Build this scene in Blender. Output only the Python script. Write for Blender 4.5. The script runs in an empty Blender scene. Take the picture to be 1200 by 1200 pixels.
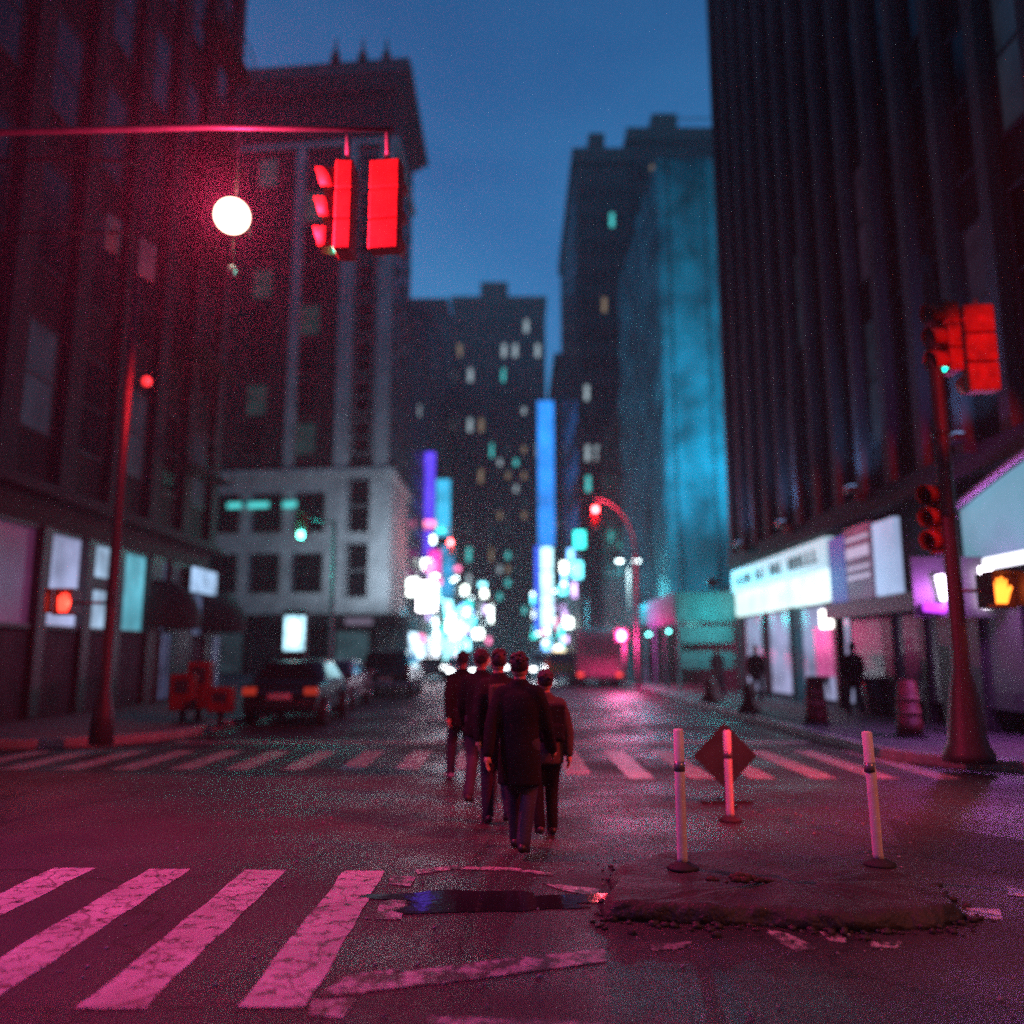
import bpy, bmesh, math, random
from mathutils import Vector, Matrix
R = math.radians
rnd = random.Random(7)
scn = bpy.context.scene
col = scn.collection
PITCH = R(9.5); F = 1000.0; CAMZ = 1.6
FW = Vector((0, math.cos(PITCH), math.sin(PITCH))); UP = Vector((0, -math.sin(PITCH), math.cos(PITCH))); RT = Vector((1, 0, 0))
C0 = Vector((0, 0, CAMZ))
def ray(px, py): return RT*((px-600)/F) + UP*((600-py)/F) + FW
def G(px, py, z=0.0):
    d = ray(px, py); return C0 + d*((z-CAMZ)/d.z)
def P(px, py, Y):
    d = ray(px, py); return C0 + d*(Y/d.y)
def X(px, py, x):
    d = ray(px, py); return C0 + d*(x/d.x)

# ------------------------------------------------------------------ materials
def newmat(name):
    m = bpy.data.materials.new(name); m.use_nodes = True
    return m, m.node_tree, m.node_tree.nodes['Principled BSDF']
def mat(name, c, rough=.6, metal=0., var=.25, scale=4., bump=.0, bscale=40., rvar=0., coat=0., spec=.5):
    m, nt, b = newmat(name)
    b.inputs['Specular IOR Level'].default_value = spec
    L = nt.links.new
    tc = nt.nodes.new('ShaderNodeTexCoord')
    n = nt.nodes.new('ShaderNodeTexNoise'); n.inputs['Scale'].default_value = scale; n.inputs['Detail'].default_value = 6
    L(tc.outputs['Object'], n.inputs['Vector'])
    r = nt.nodes.new('ShaderNodeValToRGB')
    r.color_ramp.elements[0].position = .3; r.color_ramp.elements[1].position = .7
    r.color_ramp.elements[0].color = (*[x*(1-var) for x in c], 1); r.color_ramp.elements[1].color = (*[min(1, x*(1+var)) for x in c], 1)
    L(n.outputs['Fac'], r.inputs['Fac']); L(r.outputs['Color'], b.inputs['Base Color'])
    b.inputs['Roughness'].default_value = rough; b.inputs['Metallic'].default_value = metal
    b.inputs['Coat Weight'].default_value = coat
    if rvar:
        mr = nt.nodes.new('ShaderNodeMapRange'); mr.inputs['From Min'].default_value = .3; mr.inputs['From Max'].default_value = .7
        mr.inputs['To Min'].default_value = rough-rvar; mr.inputs['To Max'].default_value = rough+rvar
        n3 = nt.nodes.new('ShaderNodeTexNoise'); n3.inputs['Scale'].default_value = scale*.37; n3.inputs['Detail'].default_value = 5
        L(tc.outputs['Object'], n3.inputs['Vector']); L(n3.outputs['Fac'], mr.inputs['Value']); L(mr.outputs['Result'], b.inputs['Roughness'])
    if bump:
        n2 = nt.nodes.new('ShaderNodeTexNoise'); n2.inputs['Scale'].default_value = bscale; n2.inputs['Detail'].default_value = 4
        L(tc.outputs['Object'], n2.inputs['Vector'])
        bp = nt.nodes.new('ShaderNodeBump'); bp.inputs['Strength'].default_value = bump; bp.inputs['Distance'].default_value = .02
        L(n2.outputs['Fac'], bp.inputs['Height']); L(bp.outputs['Normal'], b.inputs['Normal'])
    return m
def emi(name, c, s, sample=True, pat=None, scale=2.0, dark=.15):
    """something that gives off light: lamp, screen, lit window; pat gives the pictures or goods that show in it"""
    m, nt, b = newmat(name)
    L = nt.links.new
    b.inputs['Base Color'].default_value = (.05, .05, .05, 1); b.inputs['Roughness'].default_value = .3
    b.inputs['Emission Color'].default_value = (*c, 1); b.inputs['Emission Strength'].default_value = s
    if pat:
        tc = nt.nodes.new('ShaderNodeTexCoord')
        if pat == 'blocks':
            v = nt.nodes.new('ShaderNodeTexVoronoi'); v.distance = 'CHEBYCHEV'; v.inputs['Scale'].default_value = scale
            L(tc.outputs['Object'], v.inputs['Vector']); src = nt.nodes.new('ShaderNodeSeparateColor'); L(v.outputs['Color'], src.inputs['Color']); fac = src.outputs['Red']
        else:
            v = nt.nodes.new('ShaderNodeTexNoise'); v.inputs['Scale'].default_value = scale; v.inputs['Detail'].default_value = 4
            L(tc.outputs['Object'], v.inputs['Vector']); fac = v.outputs['Fac']
        r = nt.nodes.new('ShaderNodeValToRGB')
        r.color_ramp.elements[0].position = .3 if pat == 'noise' else .0; r.color_ramp.elements[1].position = .68 if pat == 'noise' else 1
        r.color_ramp.elements[0].color = (*[x*dark for x in c], 1); r.color_ramp.elements[1].color = (*c, 1)
        L(fac, r.inputs['Fac']); L(r.outputs['Color'], b.inputs['Emission Color'])
    try: m.cycles.emission_sampling = 'FRONT_BACK' if sample else 'NONE'
    except Exception: pass
    return m
M = {}
# wet asphalt
def asphalt():
    m, nt, b = newmat('wet_asphalt'); L = nt.links.new
    tc = nt.nodes.new('ShaderNodeTexCoord')
    def noise(s, d=5, rough=.55):
        n = nt.nodes.new('ShaderNodeTexNoise'); n.inputs['Scale'].default_value = s; n.inputs['Detail'].default_value = d; n.inputs['Roughness'].default_value = rough
        L(tc.outputs['Object'], n.inputs['Vector']); return n.outputs['Fac']
    def ramp(f, p0, p1, c0, c1):
        r = nt.nodes.new('ShaderNodeValToRGB'); r.color_ramp.elements[0].position = p0; r.color_ramp.elements[1].position = p1
        r.color_ramp.elements[0].color = c0; r.color_ramp.elements[1].color = c1; L(f, r.inputs['Fac']); return r.outputs['Color']
    def mul(a, b_, t='MULTIPLY', f=1.):
        x = nt.nodes.new('ShaderNodeMix'); x.data_type = 'RGBA'; x.blend_type = t; x.inputs['Factor'].default_value = f
        L(a, x.inputs['A']); L(b_, x.inputs['B']); return x.outputs['Result']
    base = ramp(noise(.5, 6), .3, .7, (.020, .019, .020, 1), (.055, .052, .054, 1))
    grit = ramp(noise(70, 3, .8), .35, .7, (.45, .45, .45, 1), (1.5, 1.5, 1.5, 1))
    v = nt.nodes.new('ShaderNodeTexVoronoi'); v.feature = 'DISTANCE_TO_EDGE'; v.inputs['Scale'].default_value = .55
    wn = nt.nodes.new('ShaderNodeTexNoise'); wn.inputs['Scale'].default_value = 2.2; wn.inputs['Detail'].default_value = 5
    L(tc.outputs['Object'], wn.inputs['Vector'])
    wm = nt.nodes.new('ShaderNodeMix'); wm.data_type = 'VECTOR'; wm.inputs['Factor'].default_value = .35
    L(tc.outputs['Object'], wm.inputs['A']); L(wn.outputs['Color'], wm.inputs['B']); L(wm.outputs['Result'], v.inputs['Vector'])
    crack = ramp(v.outputs['Distance'], .0, .012, (.3, .3, .3, 1), (1, 1, 1, 1))
    L(mul(mul(base, grit), crack), b.inputs['Base Color'])
    rr = ramp(noise(.45, 5), .38, .62, (.33, .33, .33, 1), (.68, .68, .68, 1))
    L(rr, b.inputs['Roughness'])
    b.inputs['Specular IOR Level'].default_value = .36
    bp = nt.nodes.new('ShaderNodeBump'); bp.inputs['Strength'].default_value = .75; bp.inputs['Distance'].default_value = .013
    L(noise(55, 5, .7), bp.inputs['Height'])
    bp2 = nt.nodes.new('ShaderNodeBump'); bp2.inputs['Strength'].default_value = .4; bp2.inputs['Distance'].default_value = .05
    L(noise(2.0, 3), bp2.inputs['Height']); L(bp.outputs['Normal'], bp2.inputs['Normal']); L(bp2.outputs['Normal'], b.inputs['Normal'])
    return m
M['asphalt'] = asphalt()
def paint(name, wear=.40, col_=(.62, .61, .6)):
    m, nt, b = newmat(name); L = nt.links.new
    tc = nt.nodes.new('ShaderNodeTexCoord')
    n = nt.nodes.new('ShaderNodeTexNoise'); n.inputs['Scale'].default_value = 9; n.inputs['Detail'].default_value = 9; n.inputs['Roughness'].default_value = .75
    L(tc.outputs['Object'], n.inputs['Vector'])
    r = nt.nodes.new('ShaderNodeValToRGB'); r.color_ramp.elements[0].position = wear-.03; r.color_ramp.elements[1].position = wear+.05
    r.color_ramp.elements[0].color = (.05, .05, .05, 1); r.color_ramp.elements[1].color = (*col_, 1)
    L(n.outputs['Fac'], r.inputs['Fac'])
    n2 = nt.nodes.new('ShaderNodeTexNoise'); n2.inputs['Scale'].default_value = 2.5; n2.inputs['Detail'].default_value = 6
    L(tc.outputs['Object'], n2.inputs['Vector'])
    r2 = nt.nodes.new('ShaderNodeValToRGB'); r2.color_ramp.elements[0].position = .3; r2.color_ramp.elements[1].position = .7
    r2.color_ramp.elements[0].color = (.62, .6, .6, 1); r2.color_ramp.elements[1].color = (1, 1, 1, 1); L(n2.outputs['Fac'], r2.inputs['Fac'])
    x = nt.nodes.new('ShaderNodeMix'); x.data_type = 'RGBA'; x.blend_type = 'MULTIPLY'; x.inputs['Factor'].default_value = 1
    L(r.outputs['Color'], x.inputs['A']); L(r2.outputs['Color'], x.inputs['B']); L(x.outputs['Result'], b.inputs['Base Color'])
    v = nt.nodes.new('ShaderNodeTexVoronoi'); v.feature = 'DISTANCE_TO_EDGE'; v.inputs['Scale'].default_value = 3.5
    wm = nt.nodes.new('ShaderNodeMix'); wm.data_type = 'VECTOR'; wm.inputs['Factor'].default_value = .25
    L(tc.outputs['Object'], wm.inputs['A']); L(n2.outputs['Color'], wm.inputs['B']); L(wm.outputs['Result'], v.inputs['Vector'])
    r3 = nt.nodes.new('ShaderNodeValToRGB'); r3.color_ramp.elements[0].position = .006; r3.color_ramp.elements[1].position = .03
    r3.color_ramp.elements[0].color = (.25, .24, .24, 1); r3.color_ramp.elements[1].color = (1, 1, 1, 1); L(v.outputs['Distance'], r3.inputs['Fac'])
    y = nt.nodes.new('ShaderNodeMix'); y.data_type = 'RGBA'; y.blend_type = 'MULTIPLY'; y.inputs['Factor'].default_value = .8
    L(x.outputs['Result'], y.inputs['A']); L(r3.outputs['Color'], y.inputs['B']); L(y.outputs['Result'], b.inputs['Base Color'])
    b.inputs['Roughness'].default_value = .5
    bp = nt.nodes.new('ShaderNodeBump'); bp.inputs['Strength'].default_value = .4; bp.inputs['Distance'].default_value = .01
    L(n.outputs['Fac'], bp.inputs['Height']); L(bp.outputs['Normal'], b.inputs['Normal'])
    return m
M['paint'] = paint('road_paint', .43, (.55, .54, .54))
M['worn'] = paint('worn_road_paint', .50, (.45, .44, .44))
M['far_paint'] = paint('far_road_paint', .42, (.42, .41, .41))
M['concrete'] = mat('pavement_concrete', (.13, .125, .125), .7, bump=.4, rvar=.15)
M['kerb'] = mat('kerb_granite', (.30, .30, .31), .45, bump=.3)
M['island'] = mat('island_asphalt', (.034, .028, .027), .6, bump=.9, bscale=30, scale=3, var=.5)
M['puddle'] = mat('puddle_water', (.02, .02, .022), .07, scale=1.5, bump=.15, bscale=6)
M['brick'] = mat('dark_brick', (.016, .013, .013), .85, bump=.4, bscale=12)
M['stone'] = mat('pale_limestone', (.40, .41, .42), .8, bump=.3, scale=.8)
M['sootystone'] = mat('soot_black_stone', (.10, .105, .115), .85, bump=.3, scale=.7)  # even dark grey for the pilasters
M['darkstone'] = mat('sooty_stone', (.04, .038, .04), .85, bump=.3, scale=.7)  # even near-black grey for walls and trim
M['riser'] = mat('painted_stall_riser', (.045, .022, .045), .6, var=.5, scale=1.5, spec=.15)
M['trim'] = mat('dark_metal_trim', (.03, .03, .033), .45)
M['cornice'] = mat('oxidised_cornice', (.05, .055, .06), .7)
M['glass'] = mat('night_window_glass', (.008, .010, .012), .16, var=.5, spec=.12)
M['frame'] = mat('window_frame_paint', (.06, .06, .06), .6)
M['pole'] = mat('galvanised_pole', (.30, .28, .28), .45, metal=.4)
M['bronze'] = mat('brown_pole_paint', (.045, .030, .034), .5)
M['yellow'] = mat('signal_housing_paint', (.42, .045, .015), .6, var=.35, scale=7)  # red of the signal light put into the housing colour
M['black'] = mat('black_plastic', (.018, .018, .018), .5)
M['rubber'] = mat('black_rubber', (.02, .02, .022), .75)
M['white_plastic'] = mat('white_plastic', (.74, .72, .7), .45, var=.12, scale=14)
M['refl'] = mat('grey_reflective_band', (.22, .24, .26), .3, metal=.3)
M['sign_white'] = mat('sign_sheet_pale', (.5, .55, .52), .4)
M['sign_grey'] = mat('bare_aluminium_sign', (.04, .055, .06), .6, spec=.2)
M['orange'] = mat('orange_plastic', (.72, .16, .03), .5)
M['red'] = mat('red_paint', (.16, .012, .01), .6, var=.4)
M['redband'] = mat('dull_red_band', (.35, .10, .09), .6)
M['shed'] = mat('shed_plywood_paint', (.10, .34, .34), .7)
M['net'] = mat('scaffold_netting', (.06, .40, .46), .85, var=.62, scale=.45, bump=.8, bscale=1.4)
M['towerdark'] = mat('dark_tower_cladding', (.025, .03, .034), .6, scale=.3)
M['towerteal'] = mat('teal_tower_cladding', (.03, .055, .06), .6, scale=.3)
M['carblack'] = mat('black_car_paint', (.012, .012, .015), .18, coat=.6)
M['carsilver'] = mat('silver_car_paint', (.35, .36, .38), .28, metal=.5, coat=.5)
M['carwhite'] = mat('white_car_paint', (.65, .65, .66), .3, coat=.5)
M['caryellow'] = mat('yellow_cab_paint', (.85, .38, .02), .3, coat=.5)
M['truck'] = mat('truck_box_paint', (.30, .22, .22), .55, var=.35, scale=1.2)
M['carglass'] = mat('car_glass', (.01, .012, .014), .06)
M['chrome'] = mat('chrome', (.6, .6, .62), .18, metal=1.)
M['skin'] = mat('skin', (.42, .24, .17), .55, var=.1)
M['hair'] = mat('dark_hair', (.02, .015, .012), .6)
M['coat'] = mat('black_coat_wool', (.009, .009, .011), .9, bump=.4, bscale=30, spec=.08)
M['coat2'] = mat('charcoal_coat', (.014, .014, .016), .9, bump=.4, bscale=30, spec=.08)
M['coat3'] = mat('grey_jacket', (.06, .06, .065), .9, bump=.4, bscale=30, spec=.08)
M['bag'] = mat('olive_backpack_cloth', (.06, .06, .035), .8, spec=.1)
M['jeans'] = mat('dark_denim', (.022, .026, .045), .8, bump=.4, bscale=60)
M['shoe'] = mat('pale_shoe', (.35, .32, .3), .5)
M['shoe2'] = mat('dark_shoe', (.02, .02, .02), .45)
M['awning'] = mat('black_awning_canvas', (.015, .015, .017), .8)
# light givers
E_RED = emi('red_lens_lit', (1, .22, .16), 18)
E_REDF = emi('far_red_lens_lit', (1, .09, .10), 90)
E_GREEN = emi('green_lens_lit', (.0, 1, .72), 7)
E_HAND = emi('hand_symbol_lit', (1, .035, .02), 5)
E_HANDO = emi('orange_hand_symbol_lit', (1, .22, .02), 4.5)
E_HEAD = emi('lamp_head_lit', (.72, .95, 1), 60)
E_TAIL = emi('tail_lamp_lit', (1, .05, .03), 2.2, False)
E_TAILDIM = emi('tail_lamp_glint', (1, .07, .03), .35, False)
E_HL = emi('headlamp_lit', (.9, .97, 1), 40, False)
M['lens_off'] = mat('unlit_lens', (.03, .02, .02), .2)
M['tail_off'] = mat('unlit_tail_lamp', (.25, .01, .01), .2)

# ------------------------------------------------------------------ mesh builder
class MB:
    def __init__(s): s.v = []; s.f = []; s.sm = []
    def add(s, vs, fs, smooth=False):
        o = len(s.v); s.v += [tuple(v) for v in vs]; s.f += [tuple(i+o for i in f) for f in fs]; s.sm += [smooth]*len(fs); return s
    def box(s, x0, y0, z0, x1, y1, z1):
        if x0 > x1: x0, x1 = x1, x0
        if y0 > y1: y0, y1 = y1, y0
        if z0 > z1: z0, z1 = z1, z0
        return s.add([(x0,y0,z0),(x1,y0,z0),(x1,y1,z0),(x0,y1,z0),(x0,y0,z1),(x1,y0,z1),(x1,y1,z1),(x0,y1,z1)],
              [(0,3,2,1),(4,5,6,7),(0,1,5,4),(1,2,6,5),(2,3,7,6),(3,0,4,7)])
    def prism(s, pts, z0, z1):
        n = len(pts); vs = [(x, y, z0) for x, y in pts] + [(x, y, z1) for x, y in pts]
        return s.add(vs, [tuple(range(n))[::-1], tuple(range(n, 2*n))] + [(i, (i+1) % n, n+(i+1) % n, n+i) for i in range(n)])
    def prism_x(s, pts, x0, x1, x0t=None, zt=None):      # pts (y,z) profile extruded along x
        n = len(pts)
        def sx(x, z): return x if zt is None else x*(1-zt*max(0, z))
        vs = [(x0, y, z) for y, z in pts] + [(x1, y, z) for y, z in pts]
        return s.add(vs, [tuple(range(n)), tuple(range(n, 2*n))[::-1]] + [(i, n+i, n+(i+1) % n, (i+1) % n) for i in range(n)])
    def loft(s, rings, cap=True, smooth=True, closed=True):
        n = len(rings[0]); vs = [p for r in rings for p in r]; fs = []
        for k in range(len(rings)-1):
            for i in range(n if closed else n-1):
                a = k*n+i; b = k*n+(i+1) % n; fs.append((a, b, b+n, a+n))
        if cap and closed: fs.append(tuple(range(n))[::-1]); fs.append(tuple(range((len(rings)-1)*n, len(rings)*n)))
        return s.add(vs, fs, smooth)
    def tube(s, pts, rad, n=12, caps=True):
        pts = [Vector(p) for p in pts]
        if not isinstance(rad, (list, tuple)): rad = [rad]*len(pts)
        rings = []; prev = None
        for i, p in enumerate(pts):
            t = (pts[min(i+1, len(pts)-1)]-pts[max(i-1, 0)]).normalized()
            if prev is None:
                a = Vector((0, 0, 1)) if abs(t.z) < .9 else Vector((1, 0, 0)); u = t.cross(a).normalized()
            else: u = (prev - t*prev.dot(t)).normalized()
            prev = u; w = t.cross(u)
            rings.append([p+(u*math.cos(2*math.pi*k/n)+w*math.sin(2*math.pi*k/n))*rad[i] for k in range(n)])
        return s.loft(rings, caps)
    def caps(s, pts, rad, n=14):                         # tapered limb with round ends
        pts = [Vector(p) for p in pts]; a = (pts[0]-pts[1]).normalized(); b = (pts[-1]-pts[-2]).normalized()
        P_, R_ = [], []
        for k in range(4):
            an = math.pi/2*k/4; P_.append(pts[0]+a*rad[0]*math.cos(an)); R_.append(max(.0005, rad[0]*math.sin(an)))
        P_ += pts; R_ += list(rad)
        for k in range(3, -1, -1):
            an = math.pi/2*k/4; P_.append(pts[-1]+b*rad[-1]*math.cos(an)); R_.append(max(.0005, rad[-1]*math.sin(an)))
        return s.tube(P_, R_, n)
    def ell(s, c, r, n=16, m=10):
        rings = []
        for j in range(m+1):
            a = math.pi*j/m; q = max(.01, math.sin(a))
            rings.append([(c[0]+r[0]*q*math.cos(2*math.pi*i/n), c[1]+r[1]*q*math.sin(2*math.pi*i/n), c[2]-r[2]*math.cos(a)) for i in range(n)])
        return s.loft(rings)
    def disc(s, c, r, ax='y', t=.02, n=20):
        d = {'y': Vector((0, 1, 0)), 'x': Vector((1, 0, 0)), 'z': Vector((0, 0, 1))}[ax]; c = Vector(c)
        return s.tube([c-d*t/2, c+d*t/2], r, n)
    def build(s, name, m, parent=None, bevel=0, remesh=0, subs=0, xf=None):
        me = bpy.data.meshes.new(name); me.from_pydata(s.v, [], s.f)
        if xf is not None: me.transform(xf)
        me.polygons.foreach_set('use_smooth', s.sm)
        bm = bmesh.new(); bm.from_mesh(me)
        if not remesh: bmesh.ops.recalc_face_normals(bm, faces=bm.faces)
        bm.to_mesh(me); bm.free()
        me.materials.append(m)
        o = bpy.data.objects.new(name, me); col.objects.link(o)
        if parent: o.parent = parent
        if bevel:
            b = o.modifiers.new('b', 'BEVEL'); b.width = bevel; b.segments = 2; b.limit_method = 'ANGLE'; b.angle_limit = R(40)
        if remesh:
            r = o.modifiers.new('r', 'REMESH'); r.mode = 'VOXEL'; r.voxel_size = remesh; r.use_smooth_shade = True
            sm = o.modifiers.new('s', 'SMOOTH'); sm.iterations = 4; sm.factor = .6
            dg = bpy.context.evaluated_depsgraph_get(); dg.update()
            me2 = bpy.data.meshes.new_from_object(o.evaluated_get(dg)); o.modifiers.clear(); o.data = me2
            me2.polygons.foreach_set('use_smooth', [True]*len(me2.polygons))
        return o
def tag(o, label=None, cat=None, group=None, kind=None):
    for k, v in (('label', label), ('category', cat), ('group', group), ('kind', kind)):
        if v: o[k] = v
    return o
def empty(name, loc=(0, 0, 0), rz=0., label=None, cat=None, group=None):
    o = bpy.data.objects.new(name, None); col.objects.link(o); o.location = loc; o.rotation_euler = (0, 0, rz); o.empty_display_size = .2
    return tag(o, label, cat, group)
def kids(o): return [c for c in bpy.data.objects if c.parent == o]
def copy_tree(o, parent=None):
    c = o.copy(); col.objects.link(c); c.parent = parent
    for ch in kids(o): copy_tree(ch, c)
    return c
def light(name, typ, loc, c, e, size=.1, parent=None, target=None, spot=None, blend=.5):
    d = bpy.data.lights.new(name, typ); d.color = c; d.energy = e
    if typ == 'SPOT': d.spot_size = R(spot or 90); d.spot_blend = blend
    d.shadow_soft_size = size
    o = bpy.data.objects.new(name, d); col.objects.link(o); o.location = loc
    if target is not None: o.rotation_euler = (Vector(target)-Vector(loc)).to_track_quat('-Z', 'Y').to_euler()
    if parent: o.parent = parent
    return o

# ------------------------------------------------------------------ camera
cd = bpy.data.cameras.new('camera'); cam = bpy.data.objects.new('camera', cd); col.objects.link(cam)
cd.sensor_width = 36; cd.lens = 30; cd.clip_end = 2000; cd.clip_start = .05
cam.location = C0; cam.rotation_euler = (R(90)+PITCH, 0, 0); scn.camera = cam
cd.dof.use_dof = True; cd.dof.focus_distance = 6.0; cd.dof.aperture_fstop = .46

# ------------------------------------------------------------------ world: blue dusk sky
w = bpy.data.worlds.new('World'); scn.world = w; w.use_nodes = True
nt = w.node_tree; L = nt.links.new; bg = nt.nodes['Background']
sky = nt.nodes.new('ShaderNodeTexSky'); sky.sky_type = 'NISHITA'; sky.sun_disc = False
SUN_EL, SUN_ROT = R(14), R(200)
sky.sun_elevation = SUN_EL; sky.sun_rotation = SUN_ROT; sky.ozone_density = 4; sky.air_density = 1.2; sky.dust_density = .3
tc = nt.nodes.new('ShaderNodeTexCoord')
mp = nt.nodes.new('ShaderNodeMapping'); mp.inputs['Scale'].default_value = (1, 1, 2.2); L(tc.outputs['Generated'], mp.inputs['Vector'])
cn = nt.nodes.new('ShaderNodeTexNoise'); cn.inputs['Scale'].default_value = 3.2; cn.inputs['Detail'].default_value = 5; L(mp.outputs['Vector'], cn.inputs['Vector'])
cr = nt.nodes.new('ShaderNodeValToRGB'); cr.color_ramp.elements[0].position = .32; cr.color_ramp.elements[1].position = .7
cr.color_ramp.elements[0].color = (.22, .57, .82, 1); cr.color_ramp.elements[1].color = (.33, .80, 1.0, 1); L(cn.outputs['Fac'], cr.inputs['Fac'])
mx = nt.nodes.new('ShaderNodeMix'); mx.data_type = 'RGBA'; mx.blend_type = 'MULTIPLY'; mx.inputs['Factor'].default_value = 1
L(sky.outputs['Color'], mx.inputs['A']); L(cr.outputs['Color'], mx.inputs['B']); L(mx.outputs['Result'], bg.inputs['Color'])
bg.inputs['Strength'].default_value = .15
sd = bpy.data.lights.new('sun', 'SUN'); sd.energy = .012; sd.angle = R(10); sd.color = (.7, .8, 1)
so = bpy.data.objects.new('sun', sd); col.objects.link(so)
sdir = Vector((math.sin(SUN_ROT)*math.cos(R(20)), math.cos(SUN_ROT)*math.cos(R(20)), math.sin(R(20))))
so.rotation_euler = sdir.to_track_quat('Z', 'Y').to_euler()

# ------------------------------------------------------------------ ground
XL, XR = -11.0, 9.0            # facade lines
CL, CR = -6.5, 5.9             # kerb lines
MB().box(-230, -60, -.3, 230, 260, 0).build('road', M['asphalt'])['kind'] = 'structure'
def pave(name, pts, z=.15):
    o = MB().prism(pts, .0, z).build(name, M['concrete']); o['kind'] = 'structure'
    return o
def arc(cx, cy, r, a0, a1, n=8): return [(cx+r*math.cos(R(a0+(a1-a0)*i/n)), cy+r*math.sin(R(a0+(a1-a0)*i/n))) for i in range(n+1)]
lp = [(-60, 200), (-60, 15.2)] + arc(CL-2.5, 17.7, 2.5, -90, 0) + [(CL, 200)]
rp = [(60, 200), (CR, 200)] + arc(CR+2.2, 14.2, 2.2, 180, 270) + [(60, 12.0)]
pave('pavement_west', [(x, y) for x, y in lp][::-1]); pave('pavement_east', rp[::-1])
def kerb(name, line):
    out = []
    for i, (x, y) in enumerate(line):
        a = Vector(line[max(0, i-1)]); b = Vector(line[min(len(line)-1, i+1)]); t = (b-a).normalized(); nrm = Vector((t.y, -t.x))
        out.append(((x, y), (x+nrm.x*.16, y+nrm.y*.16)))
    m = MB(); rings = [[(p[0], p[1], 0), (q[0], q[1], 0), (q[0], q[1], .163), (p[0], p[1], .163)] for p, q in out]
    m.loft(rings, True, False); o = m.build(name, M['kerb'], bevel=.015); o['kind'] = 'structure'
kerb('kerb_west', [(-60, 15.2)] + arc(CL-2.5, 17.7, 2.5, -90, 0) + [(CL, 40), (CL, 200)])
kerb('kerb_east', [(CR, 200), (CR, 40)] + arc(CR+2.2, 14.2, 2.2, 180, 270) + [(60, 12.0)])
# near pavement round the camera's own corner, behind the view
pave('pavement_south', [(-60, -60), (60, -60), (60, -2.2), (-60, -2.2)])

def strip(m, pts, z=.004, t=.003):
    m.prism([(p[0], p[1]) for p in pts], z-t, z)
def edge_rag(p0, p1, amp, n, rr):
    out = []
    for i in range(n):
        t = i/(n-1); q = Vector(p0).lerp(Vector(p1), t); out.append((q.x+rr.uniform(-amp, amp), q.y+rr.uniform(-amp, amp)*.4))
    return out
def stripe(m, x0, x1, y0, y1, rag=.008, skew=0.):
    rr = rnd
    a = edge_rag((x0, y0, 0), (x0+skew, y1, 0), rag, 14, rr); b = edge_rag((x1+skew, y1, 0), (x1, y0, 0), rag, 14, rr)
    strip(m, (a+b)[::-1])
# near crosswalk (four stripes in view, one more left)
m = MB()
yb, yt = G(200, 1181).y, G(350, 1021).y
for i in range(7):
    q = G(424-i*118, 1026); cx = q.x
    ya = yb if i < 2 else yb+.03
    stripe(m, cx-.155, cx+.155, ya-.02*i+.0, yt+.05*i*.6, .011)
m.build('crosswalk_near_marking', M['paint'])['kind'] = 'structure'
# far crosswalk
m = MB()
y0, y1 = G(400, 902).y, G(400, 880).y
for i in range(-8, 10):
    cx = G(483, 890).x + i*.80 + .05
    if cx < CL-1.5 or cx > CR+.6: continue
    stripe(m, cx-.17, cx+.17, y0-(.9 if i > 3 else 0)-(.5 if i in (2, 3) else 0), y1, .012)
m.build('crosswalk_far_marking', M['far_paint'])['kind'] = 'structure'
m = MB()
yy = G(500, 871).y; stripe_ = [(CL+.3, yy), (CR-.4, yy), (CR-.4, yy+.32), (CL+.3, yy+.32)]
strip(m, stripe_, .0045); m.build('stop_line_marking', M['far_paint'])['kind'] = 'structure'; m = MB()
for yy0 in range(24, 120, 9):
    for xx in (-3.2, .4, 3.3): strip(m, [(xx-.07, yy0), (xx+.07, yy0), (xx+.07, yy0+3), (xx-.07, yy0+3)], .004)
m.build('lane_marking', M['worn'])['kind'] = 'structure'
m = MB()                                                       # turn arrows before the stop line
for cx, cy in ((G(485, 846).x, G(485, 850).y), (G(512, 836).x, G(512, 838).y+1)):
    strip(m, [(cx-.07, cy), (cx+.07, cy), (cx+.07, cy+1.6), (cx+.5, cy+2.1), (cx+.5, cy+1.8), (cx+.95, cy+2.4), (cx+.5, cy+3.0), (cx+.5, cy+2.6), (cx-.07, cy+1.9)], .0045)
m.build('arrow_marking', M['far_paint'])['kind'] = 'structure'
# the worn lines beside the puddle
m = MB()
def pix(m, pts, z=.0042): strip(m, [G(a, b) for a, b in pts][::-1], z)
pix(m, [(458, 1027), (488, 1028), (480, 1040), (456, 1036)])
pix(m, [(486, 1020), (530, 1015), (600, 1017), (650, 1024), (648, 1027), (600, 1021), (532, 1019), (490, 1025)])
pix(m, [(445, 1058), (478, 1050), (470, 1078), (440, 1078)])
pix(m, [(635, 1035), (702, 1042), (702, 1052), (660, 1044)])
m.build('worn_line_marking', M['worn'])['kind'] = 'structure'
m = MB()
pix(m, [(408, 1143), (470, 1136), (425, 1165), (372, 1168)]); pix(m, [(365, 1172), (420, 1170), (402, 1194), (362, 1190)])
pix(m, [(436, 1145), (560, 1128), (708, 1113), (712, 1127), (580, 1145), (428, 1163)], .0046)
pix(m, [(500, 1192), (640, 1196), (720, 1202), (640, 1206), (500, 1202)])
m.build('diagonal_line_marking', M['worn'])['kind'] = 'structure'
m = MB()
pix(m, [(760, 1108), (812, 1104), (800, 1112), (765, 1115)]); pix(m, [(1018, 1104), (1060, 1104), (1050, 1112), (1022, 1112)])
pix(m, [(900, 1090), (925, 1095), (958, 1112), (935, 1116), (905, 1100)]); pix(m, [(960, 1092), (985, 1096), (992, 1105), (972, 1103)])
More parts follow.
